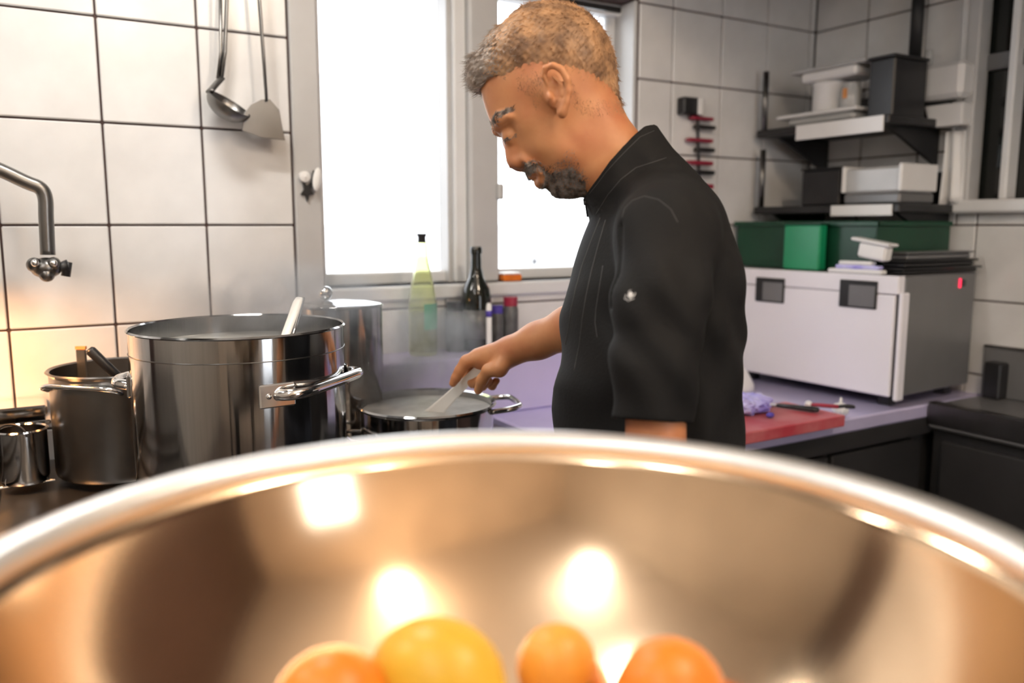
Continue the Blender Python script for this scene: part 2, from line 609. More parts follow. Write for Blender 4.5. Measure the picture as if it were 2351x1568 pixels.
# ---- dark window in the right wall
w2 = thing('window_2', (RX, (F2Y0 + F2Y1) / 2, F2ZB), None, None)
w2['kind'] = 'structure'
MB().box((RX - 0.03, F2Y1 - 0.012, F2ZB - 0.03), (RX + 0.05, F2Y1 + 0.012, F2ZT), ch=0.005).build('jamb', 'frame_white', w2)
MB().box((RX - 0.035, F2Y1 - 0.045, F2ZB - 0.03), (RX + 0.02, F2Y1 - 0.012, F2ZT), ch=0.004).build('jamb', 'frame_grey', w2)
yb = at_x(2312, 300, RX).y
MB().box((RX - 0.02, yb - 0.02, F2ZB), (RX + 0.03, yb, F2ZT), ch=0.004).build('stile', 'frame_white', w2)
MB().box((RX - 0.045, F2Y0, F2ZB - 0.035), (RX + 0.05, F2Y1, F2ZB), ch=0.006).build('sill', 'frame_white', w2)
zt = at_x(2290, 138, RX).z
MB().box((RX + 0.01, F2Y0, zt - 0.02), (RX + 0.03, F2Y1 - 0.03, zt + 0.02)).build('glazing_bar', 'grey_panel', w2)
MB().box((RX + 0.03, F2Y0, F2ZB), (RX + 0.036, F2Y1 - 0.02, F2ZT)).build('pane', 'glass_dark', w2)

# ---- outside
struct('ground_outside', MB().box((-6, WY + 0.3, -0.4), (14, 22, -0.3)), 'paving')
struct('ground_yard', MB().box((-6, -14, -0.4), (10, BY - 0.3, -0.3)), 'paving')
fac = thing('white_building', (1.6, 9.6, -0.3), 'pale overexposed building across the yard outside the window', 'building')
MB().box((-2.5, 9.0, -0.3), (1.7, 12, 2.1)).build('wall', 'facade', fac)
MB().box((1.9, 8.6, -0.3), (7.5, 12, 1.35)).build('wall', 'facade', fac)
p = at_y(1226, 600, 8.6)
MB().box((p.x - 0.035, 8.57, p.z - 0.045), (p.x + 0.035, 8.62, p.z + 0.045)).build('vent', 'facade_dark', fac)
p = at_y(800, 585, 9.0)
MB().box((p.x - 0.3, 8.96, p.z - 0.15), (p.x + 0.25, 9.02, p.z + 0.15)).build('window', 'paving', fac)

# ------------------------------------------------------------------ ceiling lamps
lampspots = [(-0.45, 0.35, 'over the hob side', 'lamp_glow', 20.0), (0.85, 0.0, 'at the right of the room', 'lamp_warm', 60.0),
             (0.45, -0.85, 'at the rear of the room', 'lamp_warm', 32.0), (-0.9, -0.35, 'at the left of the room', 'lamp_glow', 26.0)]
for x, y, w, gm_, e_ in lampspots:
    t = thing('globe_lamp', (x, y, CEIL), 'round glass globe ceiling lamp ' + w, 'lamp', 'globe ceiling lamps')
    MB().lathe([(0.0, 0), (0.06, 0), (0.055, -0.02), (0.012, -0.03), (0.012, -0.16), (0.0, -0.16)], (x, y, CEIL), 24).build('canopy', 'white_plastic', t, True, auto=30)
    gname = 'globe_%s' % w.replace(' ', '_')
    mat(gname, (1, 1, 1, 1), 0.5, emis=(1.0, 0.80, 0.60, 1) if gm_ == 'lamp_warm' else (1.0, 0.95, 0.90, 1), estr=e_)
    MB().sphere((x, y, CEIL - 0.235), 0.08, 28, 18).build('globe', gname, t, True)
# extractor hood over the hob, above the frame
hood = thing('extractor_hood', (0.1, 1.5, 2.05), 'steel extractor hood above the hob, out of the picture', 'hood')
MB().box((-0.9, 1.15, 2.12), (0.55, WY - 0.009, 2.16), ch=0.004).build('canopy', 'steel_dark', hood)
MB().box((-0.45, 1.35, 2.16), (0.1, WY - 0.009, CEIL - 0.001), ch=0.004).build('duct', 'steel_dark', hood)
for x in (-0.55, 0.2):
    MB().box((x - 0.12, 1.28, 2.105), (x + 0.12, 1.36, 2.12), ch=0.003).build('light', 'hood_glow', hood)
# unseen lamp added over the hob's left end for orange glow on the tiles
hx, hy, hzz = -0.135, 1.60, 1.235
t = thing('added_glow_lamp', (hx, hy, hzz), 'unseen lamp added for orange glow over the left end of the hob', 'lamp')
MB().lathe([(0.0, 0.13), (0.02, 0.13), (0.03, 0.11), (0.07, 0.03), (0.075, 0.0), (0.072, 0.0), (0.027, 0.1), (0.0, 0.1)], (hx, hy, hzz), 28).build('shade', 'steel_dark', t, True)
MB().sphere((hx, hy, hzz + 0.022), 0.03).build('bulb', 'orange_glow', t, True)
MB().tube([(hx, hy, hzz + 0.12), (hx, hy, 2.11)], 0.005).build('cord', 'black_plastic', t)

# ------------------------------------------------------------------ worktops and hob
HZ = 0.90
hob = thing('hob', (0.1, 1.48, 0), 'dark steel hob carrying the pots below the tiled wall', 'stove')
MB().box((-1.3, 1.12, 0.1), (0.93, WY - 0.009, HZ - 0.03), ch=0.004).build('body', 'dark_cabinet', hob)
MB().box((-1.3, 1.10, HZ - 0.03), (0.93, WY - 0.009, HZ - 0.012), ch=0.004).build('top_plate', 'steel_dark', hob)
pa, pb = at_z(-40, 1127, HZ), at_z(126, 1101, HZ)
MB().tube([pa, pb], 0.0025).build('edge_strip', 'steel_bright', hob)
for gx in (0.30, 0.66, -0.2):
    gb = MB()
    for dx in (-0.13, 0, 0.13):
        gb.box((gx + dx - 0.006, 1.15, HZ - 0.013), (gx + dx + 0.006, WY - 0.17, HZ))
    gb.box((gx - 0.13, 1.15, HZ - 0.013), (gx + 0.13, 1.162, HZ - 0.002))
    gb.box((gx - 0.13, WY - 0.18, HZ - 0.013), (gx + 0.13, WY - 0.168, HZ - 0.002))
    gb.build('grate', 'black_metal', hob)
    MB().lathe([(0, HZ - 0.012), (0.04, HZ - 0.012), (0.045, HZ - 0.006), (0.0, HZ - 0.005)], (gx + 0.065, 1.42, 0), 24).build('burner', 'black_metal', hob)
ledge = thing('back_ledge', (0.9, WY - 0.08, HZ), 'steel ledge, tinted pale blue for sky reflections, below the window holding the bottles', 'ledge')
LZ = 1.045
lb = MB().box((0.33, WY - 0.16, HZ + 0.0005), (1.35, WY - 0.009, LZ), ch=0.004)
lb.build('front', 'splash', ledge)

COUNTY = 1.225
ct = thing('worktop', (1.55, 1.5, 0), 'polished steel worktop, tinted blue for sky reflections, along the right side', 'worktop')
MB().box((0.935, COUNTY, HZ - 0.035), (RX - 0.009, WY - 0.009, HZ), ch=0.004).build('top', 'worktop', ct)
MB().box((0.935, COUNTY, HZ - 0.075), (RX - 0.009, COUNTY + 0.02, HZ - 0.035)).build('apron', 'dark_cabinet', ct)
e1 = at_z(2170, 942, HZ)
RETX = 1.95
MB().box((RETX, 0.35, HZ - 0.06), (RX - 0.009, COUNTY - 0.002, HZ + 0.0), ch=0.006).build('return', 'grey_panel', ct)
MB().box((RETX - 0.004, 0.35, HZ - 0.05), (RETX + 0.03, COUNTY - 0.002, HZ + 0.008), ch=0.004).build('return_edge', 'steel_dark', ct)
cb = thing('base_cabinet', (1.5, 1.5, 0), 'black base cabinet under the steel worktop', 'cabinet')
MB().box((0.935, COUNTY + 0.03, 0.0), (RX - 0.009, WY - 0.009, HZ - 0.036)).build('body', 'dark_cabinet', cb)
for k in range(3):
    x0 = 0.95 + k * 0.33
    MB().box((x0, COUNTY + 0.012, 0.12), (x0 + 0.315, COUNTY + 0.03, HZ - 0.09), ch=0.003).build('door', 'dark_cabinet', cb)
cb2 = thing('side_cabinet', (2.1, 0.8, 0), 'black cabinet under the narrow return at the far right', 'cabinet')
MB().box((RETX + 0.03, 0.35, 0), (RX - 0.009, COUNTY - 0.004, HZ - 0.061)).build('body', 'dark_cabinet', cb2)
for k in range(2):
    y0 = 0.37 + k * 0.42
    MB().box((RETX + 0.012, y0, 0.12), (RETX + 0.03, y0 + 0.4, HZ - 0.09), ch=0.003).build('door', 'dark_cabinet', cb2)

zb_ = at_x(2320, 803, RX - 0.02).z
bs = thing('splashback', (RX - 0.012, 1.0, HZ), 'dark grey upstand panel behind the narrow return at far right', 'splashback')
MB().box((RX - 0.022, 0.36, HZ + 0.001), (RX - 0.0095, WY - 0.62, zb_), ch=0.002).build('panel', 'grey_panel', bs)
MB().box((RX - 0.024, 0.36, zb_), (RX - 0.0095, WY - 0.62, zb_ + 0.006), ch=0.001).build('trim', 'steel_dark', bs)

# ------------------------------------------------------------------ pots
def pot_shell(r, h, c, rim=0.0025, th=0.0022, foot=0.006, lip=0.0):
    p = [(0, 0), (r - foot, 0), (r - 0.002, 0.004), (r, 0.012), (r, h - 0.006), (r + lip, h - 0.002), (r + lip + rim, h), (r + lip, h + rim),
         (r - th, h), (r - th, 0.012), (r - foot, 0.005), (0, 0.005)]
    return MB().lathe(p, c, 96)


def ring_line(r, z, c, m, parent, rr=0.0009):
    return MB().tube([(c[0] + (r) * math.cos(2 * PI * k / 72), c[1] + r * math.sin(2 * PI * k / 72), c[2] + z) for k in range(73)], rr, 6, False).build('bead', m, parent, True)


def loop_handle(c, r, z, az, half, out, drop, rad, m, parent, plate=True, flat=1.0, lift=0.0):
    """side handle: two riveted plates and a bar between them, centred on azimuth az"""
    pts = []
    for s, o in ((-1, 0.0), (-1, 0.55), (-0.78, 0.93), (-0.4, 1.0), (0, 1.02), (0.4, 1.0), (0.78, 0.93), (1, 0.55), (1, 0.0)):
        a = az + s * half
        # offset measured along the handle's own direction
        base = Vector((c[0] + r * math.cos(a), c[1] + r * math.sin(a), c[2] + z))
        if abs(s) < 1:
            e = az + (1 if s > 0 else -1) * half
            e0 = Vector((c[0] + r * math.cos(az - half), c[1] + r * math.sin(az - half), c[2] + z))
            e1 = Vector((c[0] + r * math.cos(az + half), c[1] + r * math.sin(az + half), c[2] + z))
            base = e0.lerp(e1, (s + 1) / 2)
        pts.append(base + Vector((math.cos(az), math.sin(az), 0)) * out * o + Vector((0, 0, lift * o)))
    h = MB().tube(bez(pts, 5), rad, 12, True, flat).build('handle', m, parent, True)
    if plate:
        for s in (-1, 1):
            a = az + s * half
            n = Vector((math.cos(a), math.sin(a), 0))
            tdir = Vector((-math.sin(a), math.cos(a), 0))
            q = Vector((c[0], c[1], c[2] + z)) + n * (r + 0.0015)
            M = Matrix((tdir, n, Vector((0, 0, 1)))).transposed().to_4x4()
            M.translation = q
            pl = MB().box((-0.026, -0.002, -0.017), (0.014 if s > 0 else 0.026, 0.0025, 0.017), M, 0.002).build('bracket', 'steel_bright', h)
            for dx in (-0.013, 0.008):
                MB().sphere(q + tdir * dx + n * 0.0025, 0.0042, 10, 6).build('rivet', 'steel_bright', h, True)
    return h


# tall stock pot
P1R = 0.160
p1 = at_z(549, 750, 1.193)
P1 = (p1.x, p1.y, HZ + 0.001)
P1H = 1.193 - HZ
pot1 = thing('stock_pot', P1, 'tall shiny steel stock pot on the hob at the left', 'pot')
pot_shell(P1R, P1H, P1).build('body', 'steel', pot1, True, auto=35)
ring_line(P1R + 0.0002, P1H - 0.034, P1, 'steel_dark', pot1)
MB().lathe([(0, P1H - 0.028), (P1R - 0.003, P1H - 0.028), (P1R - 0.003, P1H - 0.034), (0, P1H - 0.034)], P1, 64).build('broth', 'foam_broth', pot1)
azc = math.atan2(-P1[1], -P1[0])                 # towards the camera
loop_handle(P1, P1R, P1H - 0.083, azc + R_(55), R_(38), 0.040, 0, 0.0085, 'steel_bright', pot1, True, 1.0, 0.004)
loop_handle(P1, P1R, P1H - 0.083, azc + R_(235), R_(38), 0.040, 0, 0.0085, 'steel_bright', pot1, True, 1.0, 0.004)
# spoon standing in the tall pot
a = at_d(648, 790, 1.30)
b = at_d(687, 684, 1.36)
sp = thing('stirring_spoon', a, 'light steel spoon handle leaning in the tall stock pot', 'spoon')
d_ = (b - a).normalized()
MB().tube([a - d_ * 0.05, a, b - d_ * 0.01, b], [0.006, 0.0075, 0.0085, 0.006], 12, True, 0.4).build('handle', 'spatula', sp, True)
MB().tube([a - d_ * 0.05 + CR * 0.016, b + CR * 0.008], 0.0022, 8).build('handle_edge', 'steel_bright', sp, True)
MB().sphere(a - d_ * 0.07, (0.02, 0.012, 0.03)).build('bowl', 'steel_bright', sp, True)

# dark pot behind it
P2R = 0.112
P2 = (0.135, 1.655, HZ + 0.001)
P2H = 0.19
pot2 = thing('sauce_pot', P2, 'dull dark steel pot with wire handles behind the stock pot', 'pot')
pot_shell(P2R, P2H, P2, lip=0.003).build('body', 'steel_dark', pot2, True, auto=35)
MB().lathe([(0, P2H - 0.045), (P2R - 0.003, P2H - 0.045), (P2R - 0.003, P2H - 0.05), (0, P2H - 0.05)], P2, 48).build('broth', 'broth', pot2)
az2 = math.atan2(-P2[1], -P2[0])
loop_handle(P2, P2R + 0.002, P2H - 0.028, az2 - R_(38), R_(40), 0.026, 0, 0.0048, 'steel_bright', pot2, False, 1.0, 0.012)
loop_handle(P2, P2R + 0.002, P2H - 0.028, az2 + R_(142), R_(40), 0.026, 0, 0.0048, 'steel_bright', pot2, False, 1.0, 0.012)
q0, q1 = at_d(278, 872, 1.47), at_d(204, 801, 1.44)
u = thing('black_spatula', q0, 'black spatula handle sticking out of the dark pot', 'spatula')
dd = (q1 - q0).normalized()
MB().tube([q0 - dd * 0.11, q0 - dd * 0.01, q0, q1 - dd * 0.004, q1], [0.004, 0.005, 0.0085, 0.009, 0.006], 12).build('handle', 'black_plastic', u, True)
MB().box((-0.025, -0.002, -0.03), (0.025, 0.002, 0.03), Matrix.Translation(q0 - dd * 0.115)).build('blade', 'black_plastic', u)
q0, q1 = at_d(191, 870, 1.55), at_d(188, 803, 1.56)
u = thing('wooden_spoon', q0, 'short grey paddle handle standing upright in the dark pot', 'spoon')
MB().box((-0.0095, -0.003, -0.09), (0.0095, 0.003, (q1 - q0).length), Matrix.Translation(q0) @ Matrix.Rotation(-YAW, 4, 'Z'), 0.002).build('handle', 'steel_utensil', u)
MB().box((-0.0095, -0.0032, (q1 - q0).length), (0.0095, 0.0032, (q1 - q0).length + 0.006), Matrix.Translation(q0) @ Matrix.Rotation(-YAW, 4, 'Z')).build('end_cap', 'amber_cap', u)

# low pan the cook stirs
P3R = 0.128
p3 = at_z(980, 926, 1.01)
P3 = (p3.x, p3.y, HZ + 0.001)
P3H = 1.01 - HZ
pan = thing('saucepan', P3, 'low steel pan being stirred at the middle of the hob', 'pan')
pot_shell(P3R, P3H, P3, lip=0.003, rim=0.003).build('body', 'steel', pan, True, auto=35)
MB().lathe([(0, P3H - 0.011), (P3R - 0.003, P3H - 0.011), (P3R - 0.003, P3H - 0.017), (0, P3H - 0.017)], P3, 64).build('sauce', 'foam_broth', pan)
az3 = math.atan2(-P3[1], -P3[0])
loop_handle(P3, P3R, P3H - 0.012, az3 + R_(98), R_(26), 0.062, 0, 0.0055, 'steel_bright', pan, False, 1.0, 0.006)
loop_handle(P3, P3R, P3H - 0.055, az3 - R_(72), R_(22), 0.035, 0, 0.0035, 'steel_bright', pan, False, 1.0, 0.004)

# covered pot behind, with a round knob
kp = at_y(735, 680, 1.66)
P4 = (at_y(800, 700, 1.60).x - 0.02, 1.59, HZ + 0.001)
P4H = 1.19 - HZ
pot4 = thing('covered_pot', P4, 'covered steel pot with a round lid knob behind the stock pot', 'pot')
pot_shell(0.082, P4H, P4).build('body', 'steel', pot4, True, auto=35)
MB().lathe([(0.0, P4H + 0.012), (0.05, P4H + 0.010), (0.080, P4H + 0.004), (0.084, P4H + 0.001), (0.081, P4H + 0.0005)], P4, 48).build('lid', 'steel', pot4, True)
MB().sphere((P4[0] - 0.03, P4[1], P4[2] + P4H + 0.026), 0.014).build('knob', 'steel_bright', pot4, True)

# tray with lid and cup at the far left
tx1 = at_z(160, 1104, HZ).x - 0.02
tr_ = thing('steel_tray', (tx1 - 0.2, 1.78, HZ), 'shallow steel food tray against the tiles at far left', 'tray')
MB().box((tx1 - 0.45, 1.735, HZ + 0.001), (tx1 - 0.02, WY - 0.012, HZ + 0.085), ch=0.006).build('tub', 'steel_dark', tr_)
MB().box((tx1 - 0.46, 1.72, HZ + 0.085), (tx1, WY - 0.010, HZ + 0.093), ch=0.002).build('rim', 'steel_bright', tr_)
MB().box((tx1 - 0.46, 1.735, HZ + 0.098), (tx1 - 0.004, WY - 0.010, HZ + 0.118), ch=0.004).build('lid', 'steel_bright', tr_)
cp = at_z(60, 1107, HZ)
cup = thing('steel_cup', (cp.x, cp.y, HZ), 'small steel cup with a wire bail in front of the tray', 'cup')
pot_shell(0.039, 0.095, (cp.x, cp.y, HZ + 0.001)).build('body', 'steel', cup, True, auto=35)
MB().tube(bez([Vector((cp.x, cp.y, HZ + 0.09)) + CR * (0.026 * math.cos(t_)) + Vector((0, 0, 0.022 * math.sin(t_))) - FH * 0.03 for t_ in (0, .6, 1.2, 1.9, 2.5, PI)], 4), 0.0018, 8).build('bail', 'black_metal', cup, True)

# ------------------------------------------------------------------ bottles and jars on the ledge
def on_ledge(px, y=WY - 0.075):
    q = at_y(px, 800, y)
    return (q.x, y, LZ + 0.001)


b1 = on_ledge(972)
hb = at_y(972, 536, b1[1]).z - b1[2]
bt = thing('oil_bottle', b1, 'clear yellow-green glass bottle with a dark pourer by the window', 'bottle')
MB().lathe([(0, 0), (0.031, 0), (0.034, 0.006), (0.034, hb * 0.42), (0.027, hb * 0.58), (0.015, hb * 0.78), (0.0125, hb * 0.90), (0.0135, hb * 0.905), (0.0135, hb * 0.925),
            (0.0095, hb * 0.925), (0.012, hb * 0.78), (0.024, hb * 0.58), (0.031, hb * 0.42), (0.031, 0.008), (0, 0.006)], b1, 36).build('glass', 'bottle_glass', bt, True, auto=40)
MB().lathe([(0.0305, 0.008), (0.0305, hb * 0.36), (0, hb * 0.36)], b1, 24).build('oil', 'broth', bt, True)
lbm = MB()
for k in range(9):
    a0, a1 = math.atan2(-b1[1], -b1[0]) + R_(5 + k * 8), math.atan2(-b1[1], -b1[0]) + R_(13 + k * 8)
    v = [(b1[0] + 0.0346 * math.cos(a_), b1[1] + 0.0346 * math.sin(a_), b1[2] + z_) for a_, z_ in ((a0, hb * .22), (a1, hb * .22), (a1, hb * .43), (a0, hb * .43))]
    lbm.add(v, [(0, 1, 2, 3)])
lbm.build('paper_label', 'label_green', bt, True)
MB().lathe([(0, hb * 0.925), (0.010, hb * 0.925), (0.009, hb * 0.97), (0.0115, hb * 0.985), (0.0115, hb), (0, hb)], b1, 20).build('pourer', 'black_plastic', bt, True, auto=40)

b2 = on_ledge(1094)
hb = at_y(1094, 566, b2[1]).z - b2[2]
bt = thing('wine_bottle', b2, 'dark glass wine bottle standing before the window mullion', 'bottle')
MB().lathe([(0, 0.006), (0.032, 0), (0.037, 0.006), (0.037, hb * 0.5), (0.033, hb * 0.60), (0.019, hb * 0.70), (0.0135, hb * 0.80), (0.0125, hb * 0.93), (0.015, hb * 0.935), (0.015, hb * 0.975), (0.0125, hb), (0, hb)], b2, 36).build('glass', 'glass_dark', bt, True, auto=40)
MB().lathe([(0.0375, hb * 0.12), (0.0375, hb * 0.4)], b2, 36).build('paper_label', 'jar_grey', bt, True)
for px, r, h, m, capm, lab, nm in ((1046, 0.024, 0.12, 'jar_grey', 'black_plastic', 'grey speckled spice jar left of the wine bottle', 'spice_jar'),
                                 (1140, 0.018, 0.105, 'jar_grey', 'label_blue', 'dark jar with a blue cap right of the wine bottle', 'spice_jar'),
                                 (1172, 0.020, 0.125, 'jar_grey', 'red_plastic', 'small jar with a red lid behind the forearm', 'spice_jar')):
    c = on_ledge(px, WY - 0.06)
    j = thing(nm, c, lab, 'jar', 'spice jars on the ledge')
    MB().lathe([(0, 0), (r - 0.002, 0), (r, 0.003), (r, h * 0.75), (r * 0.85, h * 0.82), (0, h * 0.82)], c, 24).build('body', m, j, True, auto=40)
    MB().lathe([(0, h * 0.82), (r * 0.9, h * 0.82), (r * 0.9, h), (0, h)], c, 24).build('lid', capm, j, True, auto=40)
wsx = on_ledge(1123, WY - 0.115)
j = thing('white_tube', wsx, 'thin white tube standing right in front of the wine bottle', 'tube')
MB().lathe([(0, 0), (0.007, 0), (0.007, 0.11), (0.005, 0.118), (0, 0.118)], wsx, 16).build('body', 'white_plastic', j, True, auto=40)
MB().lathe([(0.0072, 0.085), (0.0075, 0.085), (0.0075, 0.1), (0.0072, 0.1)], wsx, 16).build('band', 'label_blue', j, True)
q = at_y(1163, 671, WY + 0.03)
o = thing('sponge', (q.x, WY + 0.02, WZB), 'bright orange sponge lying on the window sill', 'sponge')
MB().box((q.x - 0.027, WY - 0.005, WZB + 0.001), (q.x + 0.027, WY + 0.045, WZB + 0.018), ch=0.003).build('foam', 'orange_sponge', o)
MB().box((q.x - 0.027, WY - 0.005, WZB + 0.018), (q.x + 0.027, WY + 0.045, WZB + 0.023), ch=0.002).build('scourer', 'white_plastic', o)

# ------------------------------------------------------------------ tap, utensils and hook on the tiled wall
TY = 1.72
tp = [at_y(-130, 345, TY), at_y(-20, 382, TY), at_y(60, 418, TY), at_y(92, 432, TY), at_y(104, 455, TY), at_y(106, 500, TY), at_y(110, 585, TY)]
tap = thing('wall_tap', at_y(-130, 345, WY - 0.01), 'chrome swivel pot-filler tap on the tiled wall at left', 'tap')
MB().tube(bez(tp, 6), 0.0125, 16).build('spout', 'steel_utensil', tap, True)
MB().tube([tp[0], Vector((tp[0].x, WY - 0.008, tp[0].z))], 0.014, 16).build('arm', 'steel_utensil', tap, True)
MB().lathe([(0, 0), (0.03, 0), (0.03, 0.006), (0, 0.006)], (0, 0, 0), 24, Matrix.Translation((tp[0].x, WY - 0.008, tp[0].z)) @ Matrix.Rotation(PI / 2, 4, 'X')).build('flange', 'steel_bright', tap, True, auto=40)
e = at_y(106, 615, TY)
vb = MB().sphere(e, (0.026, 0.022, 0.019)).sphere(e + Vector((-0.018, -0.008, 0.006)), 0.0135).sphere(e + Vector((0.012, -0.012, 0.008)), 0.012).sphere(e + Vector((0.0, -0.01, -0.012)), 0.013)
vo = vb.build('valve', 'steel_dark', tap, True)
MB().tube([e + Vector((0.01, 0, -0.003)), e + Vector((0.036, -0.004, 0.004))], [0.007, 0.011], 8).build('lever', 'black_metal', vo, True)
MB().tube([e + Vector((0.03, -0.002, -0.016)), e + Vector((0.036, -0.002, 0.010))], [0.008, 0.007], 8).build('lever', 'black_metal', vo, True)
MB().sphere(e + Vector((-0.017, -0.02, 0.010)), 0.007).build('screw', 'steel_bright', vo, True)
MB().sphere(e + Vector((0.012, -0.022, 0.009)), 0.0065).build('screw', 'steel_bright', vo, True)

UY = 1.795
railz = at_y(560, 0, UY).z + 0.10
rl = thing('utensil_rail', (0.4, WY - 0.01, railz), 'steel utensil rail on the tiles above the frame', 'rail')
MB().tube([(0.1, UY, railz), (0.56, UY, railz)], 0.006, 12).build('bar', 'steel_utensil', rl, True)
for x in (0.12, 0.54):
    MB().tube([(x, UY, railz), (x, WY - 0.005, railz)], 0.005, 10).build('bracket', 'steel_utensil', rl, True)


def uten(px0, py0, px1, py1, y=UY):
    return at_y(px0, py0, y), at_y(px1, py1, y)


# ladle
a, b = uten(522, -40, 512, 195)
ld = thing('ladle', a, 'steel ladle hanging on the tiles, its bowl tipped to the viewer', 'ladle', 'hanging utensils')
topp = Vector((a.x, UY, railz - 0.004))
MB().tube([topp, a, at_y(516, 120, UY), at_y(508, 185, UY)], [0.006, 0.0075, 0.0085, 0.009], 10, True, 0.45).build('handle', 'steel_utensil', ld, True)
MB().tube([topp + Vector((-.011, 0, 0)), at_y(507, 120, UY), at_y(500, 180, UY)], 0.0035, 8).build('handle_edge', 'steel_utensil', ld, True)
lc = at_y(527, 238, UY - 0.02)
prof = []
for k in range(13):
    t_ = PI / 2 * k / 12
    prof.append((0.046 * math.sin(t_), -0.033 * math.cos(t_)))
prof[0] = (0, prof[0][1])
prof += [(0.044, 0.001)] + [(0.044 * math.sin(PI / 2 * k / 12), 0.001 - 0.031 * math.cos(PI / 2 * k / 12)) for k in range(11, -1, -1)]
prof[-1] = (0, prof[-1][1])
ML = Matrix.Translation(lc) @ Matrix.Rotation(R_(28), 4, 'Y') @ Matrix.Rotation(R_(22), 4, 'X')
MB().lathe(prof, (0, 0, 0), 36, ML).build('bowl', 'steel_utensil', ld, True, auto=50)
MB().tube(bez([at_y(508, 180, UY), at_y(494, 196, UY - 0.01), lc + Vector((-0.038, -0.004, 0.02))], 5), 0.010, 10, True, 0.5).build('neck', 'steel_utensil', ld, True)
# turner
a, b = uten(592, -40, 607, 225, UY - 0.012)
tn = thing('turner', a, 'steel turner with a flat flared blade hanging beside the ladle', 'turner', 'hanging utensils')
MB().tube([Vector((a.x, UY - 0.012, railz - 0.004)), a, at_y(605, 130, UY - 0.012), at_y(612, 232, UY - 0.012)], [0.006, 0.008, 0.0075, 0.0065], 10, True, 0.45).build('handle', 'steel_utensil', tn, True)
blade = [at_y(x, y, UY - 0.010) for x, y in ((600, 228), (620, 228), (641, 252), (648, 290), (655, 322), (600, 316), (556, 300), (560, 262), (575, 240))]
MB().prism(blade, (0, 0.003, 0)).build('blade', 'steel_utensil', tn, False, bevel=0.0008)
# hook with keys on the casing
hkp = at_y(709, 420, WY - 0.02)
hk = thing('clip_hook', hkp, 'small black clip with two white oval tags on the window casing', 'hook')
MB().lathe([(0, 0), (0.012, 0), (0.012, 0.012), (0, 0.016)], (0, 0, 0), 20, Matrix.Translation(at_y(697, 406, WY - 0.012)) @ Matrix.Rotation(PI / 2, 4, 'X')).build('tag_disc', 'white_plastic', hk, True, auto=40)
MB().sphere(at_y(728, 412, WY - 0.03), (0.010, 0.006, 0.026), M=Matrix.Rotation(R_(8), 3, 'Y')).build('tag_disc', 'white_plastic', hk, True)
st = MB()
cc = at_y(706, 438, WY - 0.02)
pts = []
for k in range(10):
    rr = 0.019 if k % 2 == 0 else 0.009
    aa = PI / 2 + 2 * PI * k / 10 + PI
    pts.append(cc + Vector((rr * math.cos(aa) * 0.8, 0, rr * math.sin(aa) * 1.25)))
st.prism(pts, (0, 0.007, 0)).build('clip', 'black_plastic', hk)
MB().tube([at_y(716, 432, WY - 0.022), at_y(722, 392, WY - 0.022)], 0.004, 8).build('clip_arm', 'black_plastic', hk)

# ------------------------------------------------------------------ right side: appliance, board, shelves
# appliance: front parallel to the right wall, small turn
ac = at_z(2046, 921, HZ + 0.022)          # lower front corner nearest the camera
AD = RX - 0.03 - ac.x
AW, AH = 0.52, 0.312
MA = Matrix.Translation((ac.x, ac.y, HZ + 0.016)) @ Matrix.Rotation(R_(3), 4, 'Z')
# local: x to the right wall, y to the back wall, z up
ap = thing('countertop_oven', (ac.x, ac.y, HZ), 'white-fronted countertop oven with two dark square openings on the worktop', 'oven')
MB().box((0.028, 0.0, 0.012), (AD - 0.01, AW, AH), MA, 0.004).build('body', 'grey_panel', ap)
MB().box((0.0, 0.0, AH - 0.045), (0.028, AW, AH), MA, 0.003).build('top_rail', 'white_enamel', ap)
MB().box((0.006, 0.0, 0.008), (0.0285, 0.004, AH - 0.046), MA).build('edge_gap', 'black_plastic', ap)
door = MB().box((0.0, 0.008, 0.014), (0.026, AW, AH - 0.047), MA, 0.003).build('door', 'white_enamel', ap)
MB().box((0.002, -0.012, 0.006), (0.032, 0.0, AH - 0.04), MA, 0.003).build('edge_trim', 'white_enamel', ap)


def ap_px(px, py):           # point of the oven front under a pixel
    Mi = MA.inverted()
    o0, r0 = Mi @ CAM, (Mi.to_3x3() @ ray(px, py))
    t_ = -o0.x / r0.x
    return o0 + r0 * t_


for x0, x1, y0, y1 in ((1737, 1800, 636, 697), (1930, 2012, 641, 711)):
    a, b = ap_px(x0, y0), ap_px(x1, y1)
    lo = (-0.004, min(a.y, b.y), min(a.z, b.z))
    hi = (0.004, max(a.y, b.y), max(a.z, b.z))
    wdw = MB().box(lo, hi, MA, 0.002).build('grip_recess', 'black_plastic', ap)
    MB().box((-0.0055, lo[1] + 0.004, lo[2] + 0.005), (-0.0035, lo[1] + (hi[1] - lo[1]) * 0.72, hi[2] - 0.012), MA).build('grip', 'grey_panel', wdw)
for k in range(2):
    for l in range(2):
        MB().box((0.04 + k * (AD - 0.11), 0.03 + l * (AW - 0.09), -0.0155), (0.07 + k * (AD - 0.11), 0.06 + l * (AW - 0.09), 0.013), MA).build('foot', 'black_plastic', ap)
sp_ = lambda px, py: (lambda o0, r0: o0 + r0 * (-o0.y / r0.y))(MA.inverted() @ CAM, MA.inverted().to_3x3() @ ray(px, py))
s1 = sp_(2203, 650)
MB().box((s1.x - 0.003, -0.003, s1.z - 0.012), (s1.x + 0.003, 0.001, s1.z + 0.012), MA).build('indicator', 'led_red', ap)
MB().box((s1.x + 0.008, -0.006, s1.z - 0.009), (s1.x + 0.022, 0.001, s1.z + 0.009), MA, 0.002).build('switch', 'black_plastic', ap)
ATOP = HZ + 0.016 + AH + 0.001

